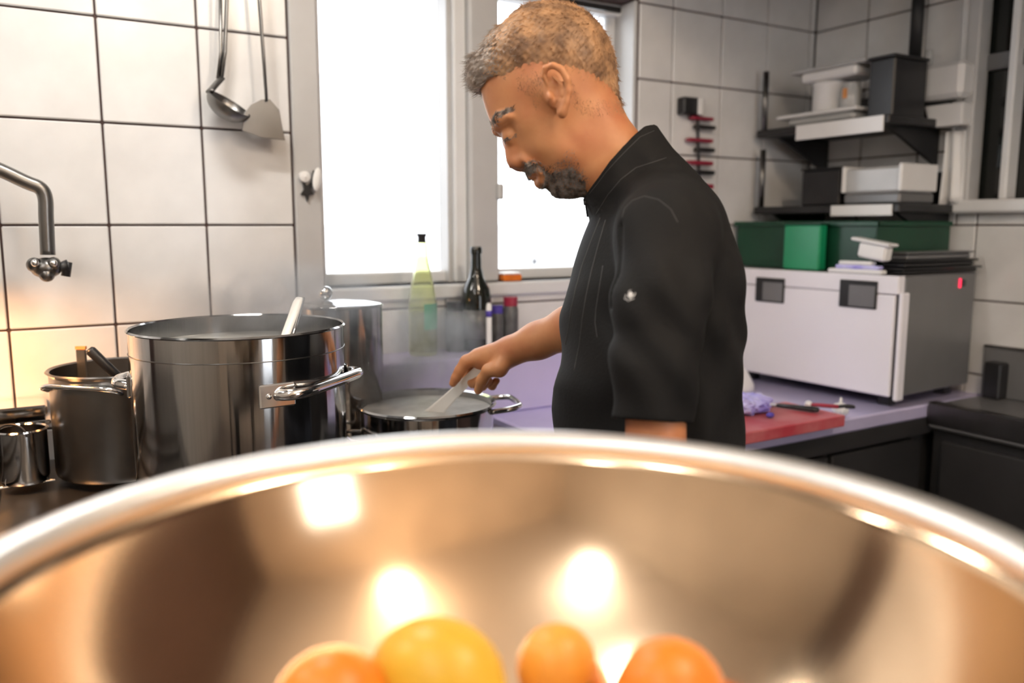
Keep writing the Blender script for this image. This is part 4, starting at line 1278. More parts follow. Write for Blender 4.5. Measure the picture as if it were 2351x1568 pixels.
class Field:
    def __init__(s, lo, hi, vox):
        s.lo, s.vox = np.array(lo, float), vox
        s.n = np.ceil((np.array(hi) - s.lo) / vox).astype(int) + 1
        s.d = np.full(s.n, 0.2, np.float32)
        s.ax = [(s.lo[i] + vox * np.arange(s.n[i])).astype(np.float32) for i in range(3)]

    def blk(s, lo, hi):
        a = np.clip(np.floor((np.array(lo) - s.lo) / s.vox).astype(int), 0, s.n)
        b = np.clip(np.ceil((np.array(hi) - s.lo) / s.vox).astype(int) + 1, 0, s.n)
        sl = tuple(slice(a[i], b[i]) for i in range(3))
        g = (s.ax[0][sl[0]][:, None, None], s.ax[1][sl[1]][None, :, None], s.ax[2][sl[2]][None, None, :])
        return sl, g

    def add(s, fn, lo, hi, k=0.006, op='u'):
        pad = k + 0.012
        sl, g = s.blk(np.array(lo) - pad, np.array(hi) + pad)
        if min(x.stop - x.start for x in sl) <= 0:
            return
        d = np.asarray(fn(*g), np.float32)
        o = s.d[sl]
        if op == 'u':
            h = np.clip(0.5 + 0.5 * (o - d) / k, 0, 1)
            s.d[sl] = o + (d - o) * h - k * h * (1 - h)
        elif op == 's':
            d = -d
            h = np.clip(0.5 - 0.5 * (o - d) / k, 0, 1)
            s.d[sl] = o + (d - o) * h + k * h * (1 - h)
        elif op == 'i':
            s.d[sl] = np.maximum(o, d)

    def ball(s, c, r, k=0.006, op='u'):
        c = np.array(c, float)
        r = np.array(r if hasattr(r, '__len__') else (r, r, r), float)
        rm = r.min()

        def fn(x, y, z):
            q = np.sqrt(((x - c[0]) / r[0]) ** 2 + ((y - c[1]) / r[1]) ** 2 + ((z - c[2]) / r[2]) ** 2)
            return (q - 1) * rm
        s.add(fn, c - r, c + r, k, op)

    def cone(s, a, b, ra, rb, k=0.006, op='u', zs=1.0):
        a, b = np.array(a, float), np.array(b, float)
        ab = b - a
        L2 = float(ab @ ab) + 1e-12

        def fn(x, y, z):
            t = np.clip(((x - a[0]) * ab[0] + (y - a[1]) * ab[1] + (z - a[2]) * ab[2]) / L2, 0, 1)
            r = ra + (rb - ra) * t
            return np.sqrt((x - a[0] - ab[0] * t) ** 2 + (y - a[1] - ab[1] * t) ** 2 + ((z - a[2] - ab[2] * t) / zs) ** 2) - r
        m = max(ra, rb) * max(1, zs)
        s.add(fn, np.minimum(a, b) - m, np.maximum(a, b) + m, k, op)

    def chain(s, pts, rs, k=0.006, op='u', zs=1.0):
        for i in range(len(pts) - 1):
            s.cone(pts[i], pts[i + 1], rs[i], rs[i + 1], k, op, zs)

    def poly2(s, poly, blur=0):
        """signed distance in the x-y plane to a polygon given in metres"""
        X, Y = np.meshgrid(s.ax[0], s.ax[1], indexing='ij')
        P = np.array(poly, float)
        dist = np.full(X.shape, 1e9)
        ins = np.zeros(X.shape, bool)
        n = len(P)
        for i in range(n):
            x0, y0 = P[i]
            x1, y1 = P[(i + 1) % n]
            ex, ey = x1 - x0, y1 - y0
            t = np.clip(((X - x0) * ex + (Y - y0) * ey) / (ex * ex + ey * ey + 1e-12), 0, 1)
            dist = np.minimum(dist, (X - x0 - ex * t) ** 2 + (Y - y0 - ey * t) ** 2)
            c = ((y0 > Y) != (y1 > Y)) & (X < ex * (Y - y0) / (ey if abs(ey) > 1e-12 else 1e-12) + x0)
            ins ^= c
        d = np.sqrt(dist)
        d[ins] *= -1
        for _ in range(blur):
            q = np.pad(d, 2, mode='edge')
            d2 = (q[:-4, 2:-2] + q[4:, 2:-2] + q[2:-2, :-4] + q[2:-2, 4:] + 2 * q[2:-2, 2:-2]) / 6
            w = np.clip((-d) / 0.012, 0, 1)           # keep the outline, smooth the inside
            d = d * (1 - w) + d2 * w
        return d.astype(np.float32)

    def inflate(s, poly, zc, W, R, k=0.006, op='u', blur=0, wpts=None, add=0.0, fold=None):
        d2 = s.poly2(poly, blur)
        if wpts:
            X, Y = np.meshgrid(s.ax[0], s.ax[1], indexing='ij')
            num = np.zeros(X.shape)
            den = np.zeros(X.shape)
            for wx, wy, wv in wpts:
                q = 1.0 / ((X - wx) ** 2 + (Y - wy) ** 2 + 1e-5) ** 1.4
                num += q * wv
                den += q
            Wm = (num / den).astype(np.float32)
        else:
            Wm = np.full(d2.shape, W, np.float32)
        P = np.array(poly)
        wmx = float(Wm.max())
        lo = np.array([P[:, 0].min(), P[:, 1].min(), zc - wmx])
        hi = np.array([P[:, 0].max(), P[:, 1].max(), zc + wmx])
        pad = k + 0.012
        sl, g = s.blk(lo - pad, hi + pad)
        D = d2[sl[0], sl[1]][:, :, None]
        Wb = Wm[sl[0], sl[1]][:, :, None]

        def fn(x, y, z):
            t = np.minimum(-D / R, 1.0)
            q = np.sqrt(((z - zc) / Wb) ** 2 + (1 - t) ** 2)
            v = (q - 1) * np.minimum(R, Wb) - add
            if fold is not None:
                v = v + fold(x, y, z)
            return v
        s.add(fn, lo, hi, k, op)

    def cut(s, poly, keep_inside=False, zr=None):
        d2 = s.poly2(poly)[:, :, None]
        v = d2 if keep_inside else -d2
        s.d = np.maximum(s.d, v)

    def mesh(s):
        d = s.d
        S = d < 0
        c = np.zeros(tuple(np.array(d.shape) - 1), np.uint8)
        offs = [(i, j, k) for i in (0, 1) for j in (0, 1) for k in (0, 1)]
        nx, ny, nz = c.shape
        for i, j, k in offs:
            c += S[i:i + nx, j:j + ny, k:k + nz]
        act = (c > 0) & (c < 8)
        I = np.argwhere(act)
        idx = np.full(c.shape, -1, np.int32)
        idx[act] = np.arange(len(I))
        vals = np.stack([d[I[:, 0] + i, I[:, 1] + j, I[:, 2] + k] for i, j, k in offs], 1)
        acc = np.zeros((len(I), 3))
        cnt = np.zeros(len(I))
        O = np.array(offs, float)
        for a in range(8):
            for b in range(a + 1, 8):
                if np.abs(O[a] - O[b]).sum() != 1:
                    continue
                m = (vals[:, a] < 0) != (vals[:, b] < 0)
                t = vals[m, a] / (vals[m, a] - vals[m, b])
                acc[m] += O[a] + (O[b] - O[a]) * t[:, None]
                cnt[m] += 1
        V = s.lo + s.vox * (I + acc / cnt[:, None])
        F = []
        for ax in range(3):
            o1, o2 = (ax + 1) % 3, (ax + 2) % 3
            sa = [slice(None)] * 3
            sb = [slice(None)] * 3
            sa[ax], sb[ax] = slice(0, -1), slice(1, None)
            e = S[tuple(sa)] != S[tuple(sb)]
            E = np.argwhere(e)
            E = E[(E[:, o1] > 0) & (E[:, o2] > 0) & (E[:, o1] < d.shape[o1] - 1) & (E[:, o2] < d.shape[o2] - 1)]
            neg = S[tuple(E.T)]
            q = []
            for da, db in ((1, 1), (0, 1), (0, 0), (1, 0)):
                t = E.copy()
                t[:, o1] -= da
                t[:, o2] -= db
                q.append(idx[tuple(t.T)])
            Q = np.stack(q, 1)
            Q[~neg] = Q[~neg][:, ::-1]
            F.append(Q)
        F = np.concatenate(F)
        return V, F[(F >= 0).all(1)]


def mesh_obj(name, V, F, m, parent, smooth=True):
    o0 = ORIG[parent.name]
    W = to_world(V) - np.array(list(o0))
    me = bpy.data.meshes.new(name)
    me.from_pydata(W.tolist(), [], F.tolist())
    me.materials.append(MATS[m])
    me.polygons.foreach_set('use_smooth', [smooth] * len(me.polygons))
    me.update()
    o = bpy.data.objects.new(name, me)
    COL.objects.link(o)
    o.parent = parent
    ORIG[o.name] = o0.copy()
    return o


D0 = 1.12
S0 = D0 / FPX
P2 = lambda L: [((x - CX) * S0, (CY - y) * S0) for x, y in L]
W2 = lambda L: [((x - CX) * S0, (CY - y) * S0, w) for x, y, w in L]
hip = to_world(fp(1500, 1180, D0))
cook = thing('person', (hip[0], hip[1], 0.0), 'person in a black zip jacket bending over the pan to stir it', 'person')

# ---------------- body (skin): head, neck, arms, hands in one surface
bf = Field((-0.16, -0.50, 0.80), (0.34, 0.475, 1.64), 0.0028)
HEAD = [(1107, 225), (1117, 258), (1127, 284), (1138, 298), (1157, 312), (1172, 338), (1187, 366), (1199, 388), (1210, 399), (1229, 402), (1236, 409),
        (1234, 418), (1240, 427), (1260, 434), (1266, 446), (1281, 455), (1318, 455), (1342, 448), (1362, 470), (1392, 560), (1580, 560), (1560, 430), (1500, 350), (1466, 308),
        (1440, 276), (1425, 245), (1413, 215), (1410, 180), (1404, 140), (1391, 102), (1369, 66), (1342, 38), (1316, 26), (1278, 20), (1240, 20), (1207, 27),
        (1182, 44), (1155, 72), (1126, 100), (1110, 130), (1102, 165), (1102, 200)]
HW = [(1270, 130, 0.076), (1330, 160, 0.076), (1200, 120, 0.070), (1130, 180, 0.062), (1250, 230, 0.073), (1150, 270, 0.058), (1200, 300, 0.062), (1180, 350, 0.050), (1215, 395, 0.036),
      (1245, 425, 0.034), (1280, 440, 0.046), (1290, 370, 0.062), (1330, 330, 0.060), (1370, 400, 0.058), (1430, 430, 0.060), (1400, 270, 0.064), (1460, 380, 0.062), (1240, 350, 0.060), (1480, 520, 0.075)]
bf.inflate(P2(HEAD), D0, None, 0.070, blur=60, wpts=W2(HW))
# nose
bf.inflate(P2([(1146, 302), (1157, 316), (1158, 338), (1162, 370), (1170, 386), (1182, 387), (1196, 382), (1212, 384), (1212, 350), (1190, 310), (1165, 292)]), D0, 0.017, 0.014, k=0.008, blur=4)
for s in (-1, 1):
    h3 = lambda px, py, w: np.array([(px - CX) * S0, (CY - py) * S0, D0 + s * w])
    bf.ball(h3(1192, 376, 0.0105), (0.0095, 0.0085, 0.008), 0.005)                   # nose wings
    bf.ball(h3(1163, 318, 0.034), (0.010, 0.009, 0.012), 0.010, 's')                 # eye socket
    bf.ball(h3(1173, 318, 0.0165), 0.0120, 0.005)                                     # closed lids
    bf.chain([h3(1139, 296, 0.012), h3(1148, 290, 0.030), h3(1168, 286, 0.043)], [0.0050, 0.0050, 0.004], 0.010)   # brow ridge
    bf.chain([h3(1200, 372, 0.022), h3(1222, 392, 0.030), h3(1238, 408, 0.028)], [0.002, 0.003, 0.002], 0.010)     # nasolabial fold
    bf.chain([h3(1222, 402, 0), h3(1226, 400, 0.014), h3(1238, 404, 0.024)], [0.0055, 0.005, 0.003], 0.004)        # lips
    bf.chain([h3(1239, 420, 0), h3(1243, 417, 0.014), h3(1243, 408, 0.024)], [0.0065, 0.0055, 0.003], 0.004)
    # ear
    e = 0.072
    bf.ball(h3(1270, 247, e), (0.014, 0.022, 0.007), 0.006)
    bf.chain([h3(1254, 238, e + 0.004), h3(1243, 218, e + 0.008), h3(1247, 204, e + 0.013), h3(1262, 200, e + 0.017), h3(1280, 210, e + 0.019), h3(1292, 229, e + 0.018),
              h3(1296, 252, e + 0.015), h3(1291, 275, e + 0.011), h3(1283, 294, e + 0.007)], [0.0028, 0.0035, 0.004, 0.0042, 0.0045, 0.0045, 0.0045, 0.005, 0.006], 0.0025)
    bf.chain([h3(1262, 220, e + 0.011), h3(1278, 238, e + 0.012), h3(1282, 258, e + 0.010), h3(1276, 276, e + 0.007)], [0.0026, 0.0034, 0.0034, 0.003], 0.003)
    bf.ball(h3(1283, 293, e + 0.004), (0.0068, 0.0085, 0.005), 0.004)
    bf.ball(h3(1264, 250, e + 0.011), (0.0075, 0.011, 0.008), 0.003, 's')
    bf.ball(h3(1257, 262, e + 0.006), (0.004, 0.006, 0.005), 0.003)                  # tragus
# trunk hidden in the jacket (joins everything)
bf.inflate(P2([(1400, 450), (1520, 400), (1600, 480), (1640, 620), (1640, 1100), (1330, 1100), (1330, 700)]), D0, 0.12, 0.08, blur=10)
# near (left) arm
shN, elN, wrN = fp(1500, 520, 0.985), fp(1504, 1075, 0.905), fp(1410, 1380, 0.895)
bf.chain([fp(1525, 560, 1.03), fp(1520, 580, 0.99), fp(1508, 800, 0.920), elN], [0.040, 0.036, 0.033, 0.0335], 0.02)
bf.chain([elN, elN + (wrN - elN) * 0.35, wrN], [0.035, 0.036, 0.026], 0.015)
# near hand, relaxed
hd = (wrN - elN) / np.linalg.norm(wrN - elN)
hs = np.array([-1.0, 0.0, 0.35])
hs -= hd * (hs @ hd)
hs /= np.linalg.norm(hs)
hn = np.cross(hd, hs)
palm = wrN + hd * 0.085
for q in (-0.024, -0.008, 0.010, 0.026):
    bf.cone(wrN + hs * q * 0.5, palm + hs * q, 0.016, 0.012, 0.010)
for i, (q, L) in enumerate(((-0.028, 0.060), (-0.010, 0.074), (0.009, 0.080), (0.027, 0.072))):
    a = palm + hs * q
    m1 = a + hd * L * 0.45 + hn * 0.008
    m2 = m1 + hd * L * 0.28 + hn * 0.016
    m3 = m2 + hd * L * 0.16 + hn * 0.018
    bf.chain([a, m1, m2, m3], [0.0098, 0.0088, 0.0080, 0.0070], 0.004)
th0 = wrN + hd * 0.03 + hs * 0.026
bf.chain([wrN + hs * 0.012, th0, th0 + hd * 0.034 + hs * 0.018 + hn * 0.012, th0 + hd * 0.062 + hs * 0.016 + hn * 0.024], [0.015, 0.0125, 0.0100, 0.0080], 0.006)
# far (right) arm reaching to the pan
shF, elF, wrF = fp(1470, 520, 1.28), fp(1392, 722, 1.372), fp(1172, 806, 1.478)
bf.chain([fp(1480, 560, 1.18), fp(1470, 560, 1.27), elF], [0.040, 0.036, 0.0365], 0.02)
bf.chain([elF, elF + (wrF - elF) * 0.35, elF + (wrF - elF) * 0.7, wrF], [0.0365, 0.0370, 0.031, 0.0265], 0.015)
# far hand: index stretched down the handle, thumb on the near side, the others curled round it
K = lambda x, y, d: fp(x, y, d)
bf.cone(wrF, K(1100, 822, 1.505), 0.0250, 0.0190, 0.010)
bf.cone(wrF + [0, -0.004, 0.02], K(1112, 828, 1.545), 0.0240, 0.0170, 0.010)
bf.cone(K(1150, 830, 1.485), K(1108, 834, 1.52), 0.0200, 0.0170, 0.010)
bf.chain([K(1097, 820, 1.498), K(1071, 830, 1.500), K(1056, 851, 1.503), K(1047, 867, 1.506), K(1040, 880, 1.508)], [0.0140, 0.0120, 0.0100, 0.0088, 0.0072], 0.004)     # index
bf.chain([K(1104, 822, 1.522), K(1082, 834, 1.528), K(1072, 862, 1.532), K(1086, 880, 1.520), K(1100, 872, 1.505)], [0.0140, 0.0118, 0.0098, 0.0088, 0.0075], 0.004)     # middle
bf.chain([K(1112, 826, 1.545), K(1096, 842, 1.552), K(1092, 872, 1.552), K(1108, 886, 1.535), K(1122, 874, 1.520)], [0.0140, 0.0112, 0.0095, 0.0085, 0.0074], 0.004)      # ring
bf.chain([K(1126, 832, 1.560), K(1116, 850, 1.566), K(1116, 876, 1.562), K(1130, 886, 1.545), K(1140, 874, 1.530)], [0.0130, 0.0100, 0.0085, 0.0076, 0.0066], 0.004)      # little
bf.chain([K(1160, 822, 1.470), K(1146, 846, 1.462), K(1122, 850, 1.466), K(1107, 872, 1.480), K(1098, 896, 1.494)], [0.0190, 0.0150, 0.0115, 0.0102, 0.0080], 0.006)     # thumb
V, F = bf.mesh()
body = mesh_obj('body', V, F, 'skin', cook)
bodyVF = (V, F)

# ---------------- hair: cropped cap plus strands
hf = Field((-0.075, 0.26, 1.02), (0.16, 0.475, 1.22), 0.0022)
HOUT = [(1075, 196), (1070, 160), (1079, 130), (1099, 122), (1112, 96), (1131, 72), (1150, 62), (1179, 34), (1204, 16), (1240, 11), (1280, 11), (1319, 18), (1351, 36), (1377, 63), (1399, 99),
        (1412, 137), (1417, 179), (1419, 217), (1430, 246), (1400, 290), (1300, 300), (1150, 260), (1099, 216)]
hnoise = lambda x, y, z: 0.0009 * np.sin(x * 700 + z * 300) * np.sin(y * 620 + z * 240) + 0.0007 * np.sin(x * 1500 + y * 1100) * np.sin(z * 1300)
hf.inflate(P2(HOUT), D0, None, 0.0715, blur=60, wpts=[(a, b, w + 0.0022) for a, b, w in W2(HW)], fold=hnoise)
HREG = [(1060, 205), (1060, 0), (1440, 0), (1440, 240), (1426, 246), (1400, 254), (1372, 262), (1345, 268), (1322, 262), (1310, 240), (1300, 214), (1280, 198), (1255, 194), (1240, 206), (1234, 232),
        (1226, 250), (1216, 246), (1206, 222), (1188, 214), (1166, 212), (1150, 200), (1128, 196), (1110, 206), (1090, 214)]
hf.cut(P2(HREG), True)
V, F = hf.mesh()
# strands
fc = V[F].mean(1)
e1_, e2_ = V[F[:, 1]] - V[F[:, 0]], V[F[:, 2]] - V[F[:, 0]]
fn_ = np.cross(e1_, e2_)
fn_ /= np.linalg.norm(fn_, axis=1)[:, None] + 1e-9
cen = np.array([(1275 - CX) * S0, (CY - 190) * S0, D0])
outw = ((fc - cen) * fn_).sum(1)
fn_[outw < 0] *= -1
vis = (((fc - cen) ** 2).sum(1) > 0.060 ** 2) & ((fc - cen)[:, 1] > -0.055)
pick = rng.choice(np.where(vis)[0], 12000, replace=True)
crown = np.array([(1345 - CX) * S0, (CY - 70) * S0, D0])
flow = fc[pick] - crown
flow /= np.linalg.norm(flow, axis=1)[:, None] + 1e-9
N_ = fn_[pick]
flow -= N_ * (flow * N_).sum(1)[:, None]
flow /= np.linalg.norm(flow, axis=1)[:, None] + 1e-9
flow += rng.normal(0, 0.13, flow.shape)
L = rng.uniform(0.004, 0.009, len(pick))[:, None]
front = np.clip(((1150 - CX) * S0 - fc[pick][:, 0]) / 0.03, 0, 1)[:, None]
L = L * (1 + 0.6 * front)
base = fc[pick] + rng.normal(0, 0.0008, flow.shape) - N_ * 0.0008
tip = base + flow * L + N_ * rng.uniform(0.0006, 0.0020, len(pick))[:, None]
side = np.cross(N_, flow)
side /= np.linalg.norm(side, axis=1)[:, None] + 1e-9
w_ = 0.00036
n0 = len(pick)
SV = np.concatenate([base + side * w_, base - side * w_, base + N_ * w_ * 1.6, tip])
ii = np.arange(n0)
SF = np.concatenate([np.stack([ii, ii + n0, ii + 3 * n0], 1), np.stack([ii + n0, ii + 2 * n0, ii + 3 * n0], 1), np.stack([ii + 2 * n0, ii, ii + 3 * n0], 1)])
hair = mesh_obj('hair', V, F, 'hair', cook)
hair.data.materials.append(MATS['hair_grey'])
hair.data.polygons.foreach_set('material_index', (fc[:, 0] < (1130 - CX) * S0 + rng.normal(0, 0.008, len(fc))).astype(int).tolist())
hs_ = mesh_obj('hair_strands', SV, SF, 'hair', hair, False)
hs_['kind'] = 'stuff'
# grey at the temple and forelock
hs_.data.materials.append(MATS['hair_grey'])
gx_ = base[:, 0] < (1160 - CX) * S0 + rng.normal(0, 0.016, n0)
hs_.data.polygons.foreach_set('material_index', np.tile(gx_.astype(int), 3).tolist())


def strands(name, V, F, n, Lr, w, dirv, m, parent, lift=(0.0004, 0.0014), jit=0.25, sel=None):
    fc = V[F].mean(1)
    nn = np.cross(V[F[:, 1]] - V[F[:, 0]], V[F[:, 2]] - V[F[:, 0]])
    nn /= np.linalg.norm(nn, axis=1)[:, None] + 1e-9
    ok = np.arange(len(F)) if sel is None else np.where(sel(fc, nn))[0]
    pk = rng.choice(ok, n)
    N = nn[pk]
    d = np.tile(np.array(dirv, float), (n, 1)) + rng.normal(0, jit, (n, 3))
    d -= N * (d * N).sum(1)[:, None]
    d /= np.linalg.norm(d, axis=1)[:, None] + 1e-9
    b = fc[pk] + rng.normal(0, 0.0012, d.shape)
    b -= N * ((b - fc[pk]) * N).sum(1)[:, None] + N * 0.0004
    t = b + d * rng.uniform(*Lr, n)[:, None] + N * rng.uniform(*lift, n)[:, None]
    sd = np.cross(N, d)
    SV = np.concatenate([b + sd * w, b - sd * w, b + N * w * 1.5, t])
    i = np.arange(n)
    SF = np.concatenate([np.stack([i, i + n, i + 3 * n], 1), np.stack([i + n, i + 2 * n, i + 3 * n], 1), np.stack([i + 2 * n, i, i + 3 * n], 1)])
    o = mesh_obj(name, SV, SF, m, parent, False)
    o['kind'] = 'stuff'
    return o


# ---------------- beard: short grey bristles on the skin, thinning towards the cheek
def in_poly(pts, poly):
    x, y = pts[:, 0], pts[:, 1]
    ins = np.zeros(len(pts), bool)
    for i in range(len(poly)):
        x0, y0 = poly[i]
        x1, y1 = poly[(i + 1) % len(poly)]
        ins ^= ((y0 > y) != (y1 > y)) & (x < (x1 - x0) * (y - y0) / ((y1 - y0) if abs(y1 - y0) > 1e-12 else 1e-12) + x0)
    return ins


BV, BF = bodyVF
BREG = P2([(1196, 392), (1203, 378), (1222, 374), (1240, 382), (1262, 392), (1285, 384), (1302, 362), (1312, 366), (1326, 392), (1345, 420), (1352, 462), (1310, 470), (1262, 466), (1246, 440), (1236, 432),
           (1246, 424), (1250, 409), (1238, 401), (1215, 408)])
BRC = P2([(1203, 398), (1208, 384), (1224, 380), (1240, 390), (1260, 404), (1290, 402), (1315, 400), (1335, 420), (1348, 462), (1310, 470), (1262, 466), (1246, 440), (1250, 428), (1252, 409), (1238, 401)])
hz_ok = lambda fc: (fc[:, 2] > D0 - 0.08) & (fc[:, 2] < D0 + 0.08)
beard = strands('beard', BV, BF, 7500, (0.0035, 0.007), 0.00042, (-0.35, -0.9, 0.0), 'beard', cook, (0.0008, 0.0024), 0.25, lambda fc, nn: in_poly(fc, BRC) & hz_ok(fc))
strands('stubble', BV, BF, 3200, (0.002, 0.004), 0.00034, (-0.35, -0.9, 0.0), 'beard', beard, (0.0006, 0.0016), 0.25, lambda fc, nn: in_poly(fc, BREG) & hz_ok(fc))
EBR = P2([(1130, 296), (1128, 284), (1142, 274), (1176, 268), (1180, 276), (1150, 288), (1140, 298)])
strands('eyebrows', BV, BF, 700, (0.005, 0.009), 0.00045, (0.5, 0.35, 0.0), 'beard', cook, (0.0006, 0.002), 0.2, lambda fc, nn: in_poly(fc, EBR) & hz_ok(fc))
EYL = P2([(1156, 331), (1160, 325), (1176, 324), (1186, 320), (1188, 324), (1172, 330)])
strands('eyelashes', BV, BF, 160, (0.003, 0.005), 0.0004, (-0.8, -0.7, 0.0), 'beard', cook, (0.0006, 0.002), 0.2, lambda fc, nn: in_poly(fc, EYL) & hz_ok(fc))
# light stubble where the cropped hair fades out round the ear and nape
FADE = P2([(1186, 236), (1190, 205), (1240, 196), (1250, 190), (1290, 195), (1312, 235), (1325, 258), (1375, 256), (1440, 236), (1436, 268), (1400, 286), (1350, 296), (1318, 290), (1302, 260), (1296, 225), (1270, 195), (1244, 214), (1240, 262), (1226, 280), (1216, 256), (1204, 240)])
strands('stubble', BV, BF, 2600, (0.0015, 0.0035), 0.0003, (0.1, -1.0, 0.0), 'hair', hair, (0.0004, 0.0012), 0.25, lambda fc, nn: in_poly(fc, FADE) & hz_ok(fc))

# ---------------- jacket
jf = Field((0.0, -0.36, 0.82), (0.34, 0.31, 1.44), 0.0028)
JOUT = [(1300, 420), (1336, 452), (1357, 502), (1336, 556), (1312, 616), (1295, 672), (1288, 722), (1292, 790), (1284, 840), (1271, 890), (1271, 940), (1280, 1000), (1292, 1120), (1300, 1330),
        (1670, 1330), (1684, 1100), (1690, 1000), (1688, 850), (1693, 750), (1692, 660), (1681, 600), (1665, 540), (1640, 470), (1600, 412), (1540, 344), (1506, 294), (1490, 250), (1420, 240), (1340, 330)]
JW = [(1400, 330, 0.082), (1360, 430, 0.080), (1480, 300, 0.080), (1430, 400, 0.083), (1330, 400, 0.082), (1500, 360, 0.085), (1540, 420, 0.115), (1380, 480, 0.082), (1450, 480, 0.135), (1560, 520, 0.165), (1340, 580, 0.12),
      (1470, 600, 0.175), (1600, 620, 0.18), (1330, 700, 0.14), (1470, 800, 0.155), (1600, 800, 0.16), (1470, 1000, 0.145), (1600, 1000, 0.15), (1330, 1000, 0.13), (1480, 1250, 0.16)]


def jfold(x, y, z):
    q = 0.0022 * np.sin((x * 0.8 + y * 0.25) * 110 + np.sin(y * 22) * 1.6 + z * 14)
    q = q + 0.0018 * np.sin((x * 0.5 - y * 0.8) * 70 + z * 30)
    return q * np.clip((0.22 - y) / 0.06, 0.15, 1)


jf.inflate(P2(JOUT), D0, None, 0.088, blur=80, wpts=W2(JW), fold=jfold)
# sleeves, each shaped, cut at the hem and hollowed before it joins the trunk
def sleeve(pts, rs, hem, hdir, arm):
    sf = Field(jf.lo, jf.lo + (jf.n - 1) * jf.vox, jf.vox)
    sf.chain(pts, rs, 0.016)
    X, Y, Z = sf.ax[0][:, None, None], sf.ax[1][None, :, None], sf.ax[2][None, None, :]
    hdir = np.array(hdir) / np.linalg.norm(hdir)
    wr_ = 0.0020 * np.sin((X * 0.75 + Y * 0.42) * 150 + np.sin(Y * 26) * 1.3) + 0.0016 * np.sin((X * 0.9 - Y * 0.5) * 95 + Z * 30)
    sf.d = sf.d + (wr_ * np.clip((0.20 - Y) / 0.10, 0.1, 1)).astype(np.float32)
    pl = (X - hem[0]) * hdir[0] + (Y - hem[1]) * hdir[1] + (Z - hem[2]) * hdir[2]
    sf.d = np.maximum(sf.d, pl.astype(np.float32))
    sf.cone(arm[0], arm[1], arm[2], arm[3], 0.002, 's')
    n = np.minimum(jf.n, sf.n)
    q = tuple(slice(0, k) for k in n)
    a, b, k = jf.d[q], sf.d[q], 0.010
    h = np.clip(0.5 + 0.5 * (a - b) / k, 0, 1)
    jf.d[q] = a + (b - a) * h - k * h * (1 - h)


near_pts = [fp(1535, 520, 1.03), fp(1528, 545, 0.980), fp(1518, 700, 0.930), fp(1502, 850, 0.914), fp(1494, 1010, 0.908)]
sleeve(near_pts, [0.066, 0.060, 0.0525, 0.047, 0.0425], fp(1494, 966, 0.908), near_pts[4] - near_pts[3], (fp(1498, 935, 0.91), fp(1493, 1030, 0.907), 0.0355, 0.0365))
far_pts = [fp(1490, 520, 1.18), fp(1470, 540, 1.275), fp(1410, 680, 1.345), fp(1392, 722, 1.372)]
sleeve(far_pts, [0.066, 0.060, 0.052, 0.050], fp(1398, 712, 1.364), far_pts[3] - far_pts[2], (fp(1404, 700, 1.355), fp(1385, 740, 1.38), 0.041, 0.043))
# crease between sleeve and chest
jf.chain([fp(1424, 520, 0.955), fp(1412, 700, 0.925)], [0.004, 0.005], 0.006, 's')

# neck opening and collar gap
OPEN = [(1320, 466), (1340, 455), (1352, 440), (1368, 420), (1388, 392), (1412, 366), (1440, 336), (1469, 309), (1490, 300), (1506, 295), (1540, 200), (1300, 200), (1250, 420)]
jf.cut(P2(OPEN))
NG = [(1330, 300), (1345, 450), (1362, 470), (1392, 530), (1500, 520), (1500, 380), (1474, 316), (1440, 270)]
jf.inflate(P2(NG), D0, 0.0615, 0.055, k=0.003, op='s', blur=10)
# collar seam groove
V, F = jf.mesh()
# keep the part that belongs to the jacket (drop flakes)
jac = mesh_obj('jacket', V, F, 'jacket', cook)
JV = to_world(V)
bvh = BVHTree.FromPolygons([tuple(p) for p in JV], [tuple(int(i) for i in f) for f in F])


def on_jacket(px, py):
    r = ray(px, py).normalized()
    h, nrm, _, _ = bvh.ray_cast(CAM, r)
    return (h, nrm) if h is not None else (None, None)


def seam(pts, r=0.0011, m='jacket_seam', nm='seam'):
    P = []
    dense = []
    for i in range(len(pts) - 1):
        for k in range(8):
            t_ = k / 8
            dense.append((pts[i][0] + (pts[i + 1][0] - pts[i][0]) * t_, pts[i][1] + (pts[i + 1][1] - pts[i][1]) * t_))
    dense.append(pts[-1])
    last = None
    for x, y in dense:
        h, nrm = on_jacket(x, y)
        if h is None:
            continue
        if last is not None and (h - last).length > 0.03:
            break
        P.append(h + nrm * 0.0003)
        last = h
    if len(P) > 3:
        MB().tube(P, r, 6).build(nm, m, jac, True)


seam([(1378, 500), (1356, 555), (1336, 610), (1322, 660), (1310, 715), (1304, 760), (1297, 792)], 0.0009)
seam([(1390, 505), (1374, 560), (1358, 620), (1345, 680), (1337, 730), (1330, 790), (1318, 850)], 0.0008)
seam([(1384, 610), (1376, 660), (1368, 710), (1366, 740), (1371, 775)], 0.0007)
seam([(1428, 500), (1434, 478), (1452, 460), (1480, 450), (1512, 458), (1540, 480), (1556, 510)], 0.0007)
seam([(1352, 446), (1370, 424), (1390, 397), (1414, 370), (1442, 341), (1470, 314), (1502, 300)], 0.0006)
seam([(1368, 492), (1395, 448), (1425, 412), (1460, 385), (1500, 372), (1530, 362)], 0.0007)
# zip pull
z0_ = Vector(to_world(fp(1343, 458, D0 - 0.004)))
z1_ = Vector(to_world(fp(1349, 498, D0 - 0.006)))
MB().tube([z0_, z0_.lerp(z1_, 0.3), z0_.lerp(z1_, 0.34), z1_], [0.0028, 0.0028, 0.0012, 0.0014], 8).build('zip_pull', 'black_metal', jac, True)
